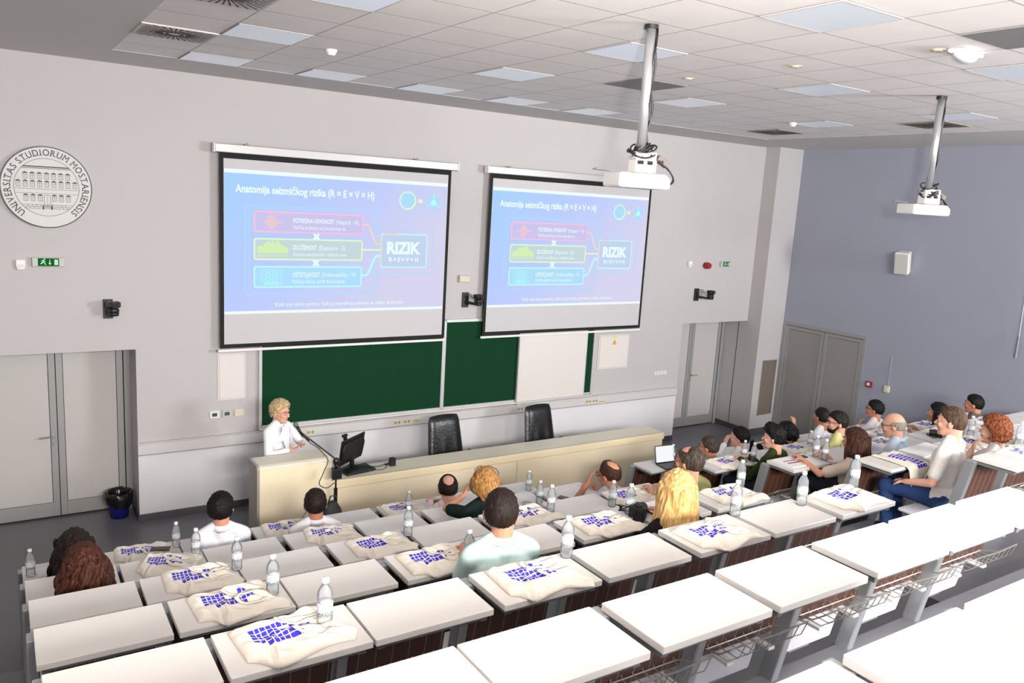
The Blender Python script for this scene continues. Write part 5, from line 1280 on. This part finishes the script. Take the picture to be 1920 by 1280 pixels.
seated(1, 4.78, .27, 'person with a bald crown and glasses, second row, chin on a hand', yaw=18, byaw=0, hpitch=-12, hair='crown', hc='brown', T=.012, shirt=(190, 200, 216), sleeve='short', glasses='y', seed=10, sk='b',
       armL=((-.12, .18, .47), (-.2, .9, -.6), (.3, .0, .95), (.7, -.5, 0)))
seated(3, 3.66, .30, 'person with very long wavy blonde hair seen from behind in the fourth row', yaw=-26, hair='verylong', hc='blond', T=.03, shirt=(24, 24, 28), sleeve='long', female=True, seed=11, sk='c')
seated(2, 4.79, .38, 'person with thinning brown hair, thin glasses and olive T-shirt, third row aisle end', yaw=16, byaw=4, hair='thin', hc='dgrey', T=.018, shirt=(128, 124, 78), sleeve='short', glasses='thin', seed=12, sk='c')
# right block
seated(0, 7.19, .28, 'person with short grey hair and black glasses in the front row beside the laptop', yaw=22, hair='short', hc='dgrey', T=.013, shirt=(150, 148, 128), sleeve='short', glasses='y', seed=13, sk='b', collar=(226, 228, 226))
seated(0, 7.72, .34, 'person with a long dark ponytail in a white blouse, hand at the forehead', yaw=32, byaw=20, hair='pony', hc='black', T=.018, shirt=(240, 240, 242), sleeve='long', female=True, seed=14, sk='a',
       armL=((-.10, .16, .56), (-.2, .9, -.6), (.25, -.1, .9), (.8, -.4, 0)))
seated(1, 7.12, .36, 'person with a black quiff haircut and an olive green sweater', yaw=28, byaw=12, hair='quiff', hc='black', T=.026, shirt=(52, 62, 28), sleeve='long', seed=15, sk='a')
seated(0, 8.62, .30, 'person with full black hair mostly hidden behind the one in the olive sweater', yaw=10, hair='bob', hc='black', T=.028, shirt=(22, 22, 26), sleeve='long', female=True, seed=16, sk='b')
def wristwatch(P_):
    def f(t, hp_, sh, nb):
        o = MB(); o.cyl(Vector(P_)+Vector((0, 0, -.012)), Vector(P_)+Vector((0, 0, .012)), .034, .032, 16); o.build('wristwatch', m_dark, t)
    return f
seated(0, 9.33, .44, 'person with cropped dark hair in a white T-shirt raising one hand with a black watch', yaw=-4, byaw=12, hair='buzz', hc='dark', T=.012, shirt=(240, 238, 240), sleeve='short', seed=17, sk='b',
       armL=((-.34, .24, .62), (-.4, .6, -1), (.0, .1, 1), (.4, .8, 0)), extra=wristwatch((-.335, .235, .57)))
seated(1, 8.23, .42, 'person with dark hair, glasses and a full beard in a pale yellow T-shirt', yaw=52, byaw=26, hair='short', hc='dark', T=.015, beard='dark', glasses='y', shirt=(226, 224, 156), sleeve='short', seed=18, sk='a',
       armL=((-.14, .26, .30), (-1, 0, -.4)), armR=((.10, .30, .30), (1, 0, -.4)))
def belt(t, hp_, sh, nb):
    MB().cyl((0, 0, .16), (0, 0, .2), .13, .13, 24).build('belt', mat('brown leather', (104, 60, 36), .5), t)
seated(2, 7.09, .28, 'person with straight brown hair and cream blouse writing at the third row desk', yaw=6, byaw=8, hair='long', hc='brown', T=.022, shirt=(226, 208, 190), sleeve='short', female=True, seed=19, sk='c',
       armL=((-.30, .38, .36), (-.8, -.3, -.6)))
seated(0, 10.55, .43, 'person with black hair, glasses and light shirt, hand over mouth, before the blue wall', yaw=26, byaw=10, hair='short', hc='black', T=.017, glasses='y', shirt=(226, 222, 222), sleeve='long', seed=20, sk='b',
       armL=((-.08, .19, .47), (-.6, .7, -.9), (.3, -.1, .9), (.6, -.7, 0)))
seated(2, 7.92, .34, 'person with bald head, grey side hair and glasses in a pale blue shirt', yaw=28, byaw=16, hpitch=-8, lean=.10, hair='bald', hc='lgrey', T=.010, glasses='y', shirt=(206, 222, 238), sleeve='long', seed=21, sk='a', collar=(210, 226, 242))
def shades(t, hp_, sh, nb): pass
seated(1, 10.40, .32, 'person with long black hair and sunglasses pushed up on the head', yaw=20, hair='long', hc='black', T=.02, shirt=(204, 198, 196), sleeve='short', female=True, glasses='up', seed=22, sk='b')
seated(3, 6.93, .44, 'person with cropped brown hair, white T-shirt and blue jeans sitting in profile at the aisle', yaw=19, byaw=12, hair='short', hc='mid', T=.011, shirt=(242, 238, 232), sleeve='short', trous=(40, 62, 104), seed=23, sk='a', vox=.0085,
       armL=((-.20, .26, .185), (-.5, -.9, -.5), (.5, .8, -.1), (.2, 0, -1)), armR=((.12, .27, .20), (1, -.4, -.4)), curl=.8)
seated(1, 11.3, .36, 'person with short black hair and a grey brown shirt against the grey blue wall', yaw=20, hair='short', hc='black', T=.014, shirt=(98, 92, 82), sleeve='short', seed=24, sk='b', collar=(94, 88, 78))
seated(3, 7.72, .27, 'person with short curly red brown hair in a white top, chin on the hand', yaw=10, byaw=8, hair='curly', hc='red', T=.034, shirt=(236, 232, 228), sleeve='short', female=True, seed=25, sk='a',
       armL=((-.12, .15, .38), (-.6, .7, -.9), (.3, -.1, .9), (.6, -.7, 0)))
seated(3, 8.60, .34, 'person cut off by the picture edge, bare arm bent behind the head', yaw=30, byaw=10, hair='short', hc='dark', T=.014, shirt=(206, 204, 200), sleeve='short', seed=26, sk='b',
       armL=((-.20, -.09, .56), (-1, .1, .15), (.8, -.2, .2), (0, 1, 0)))
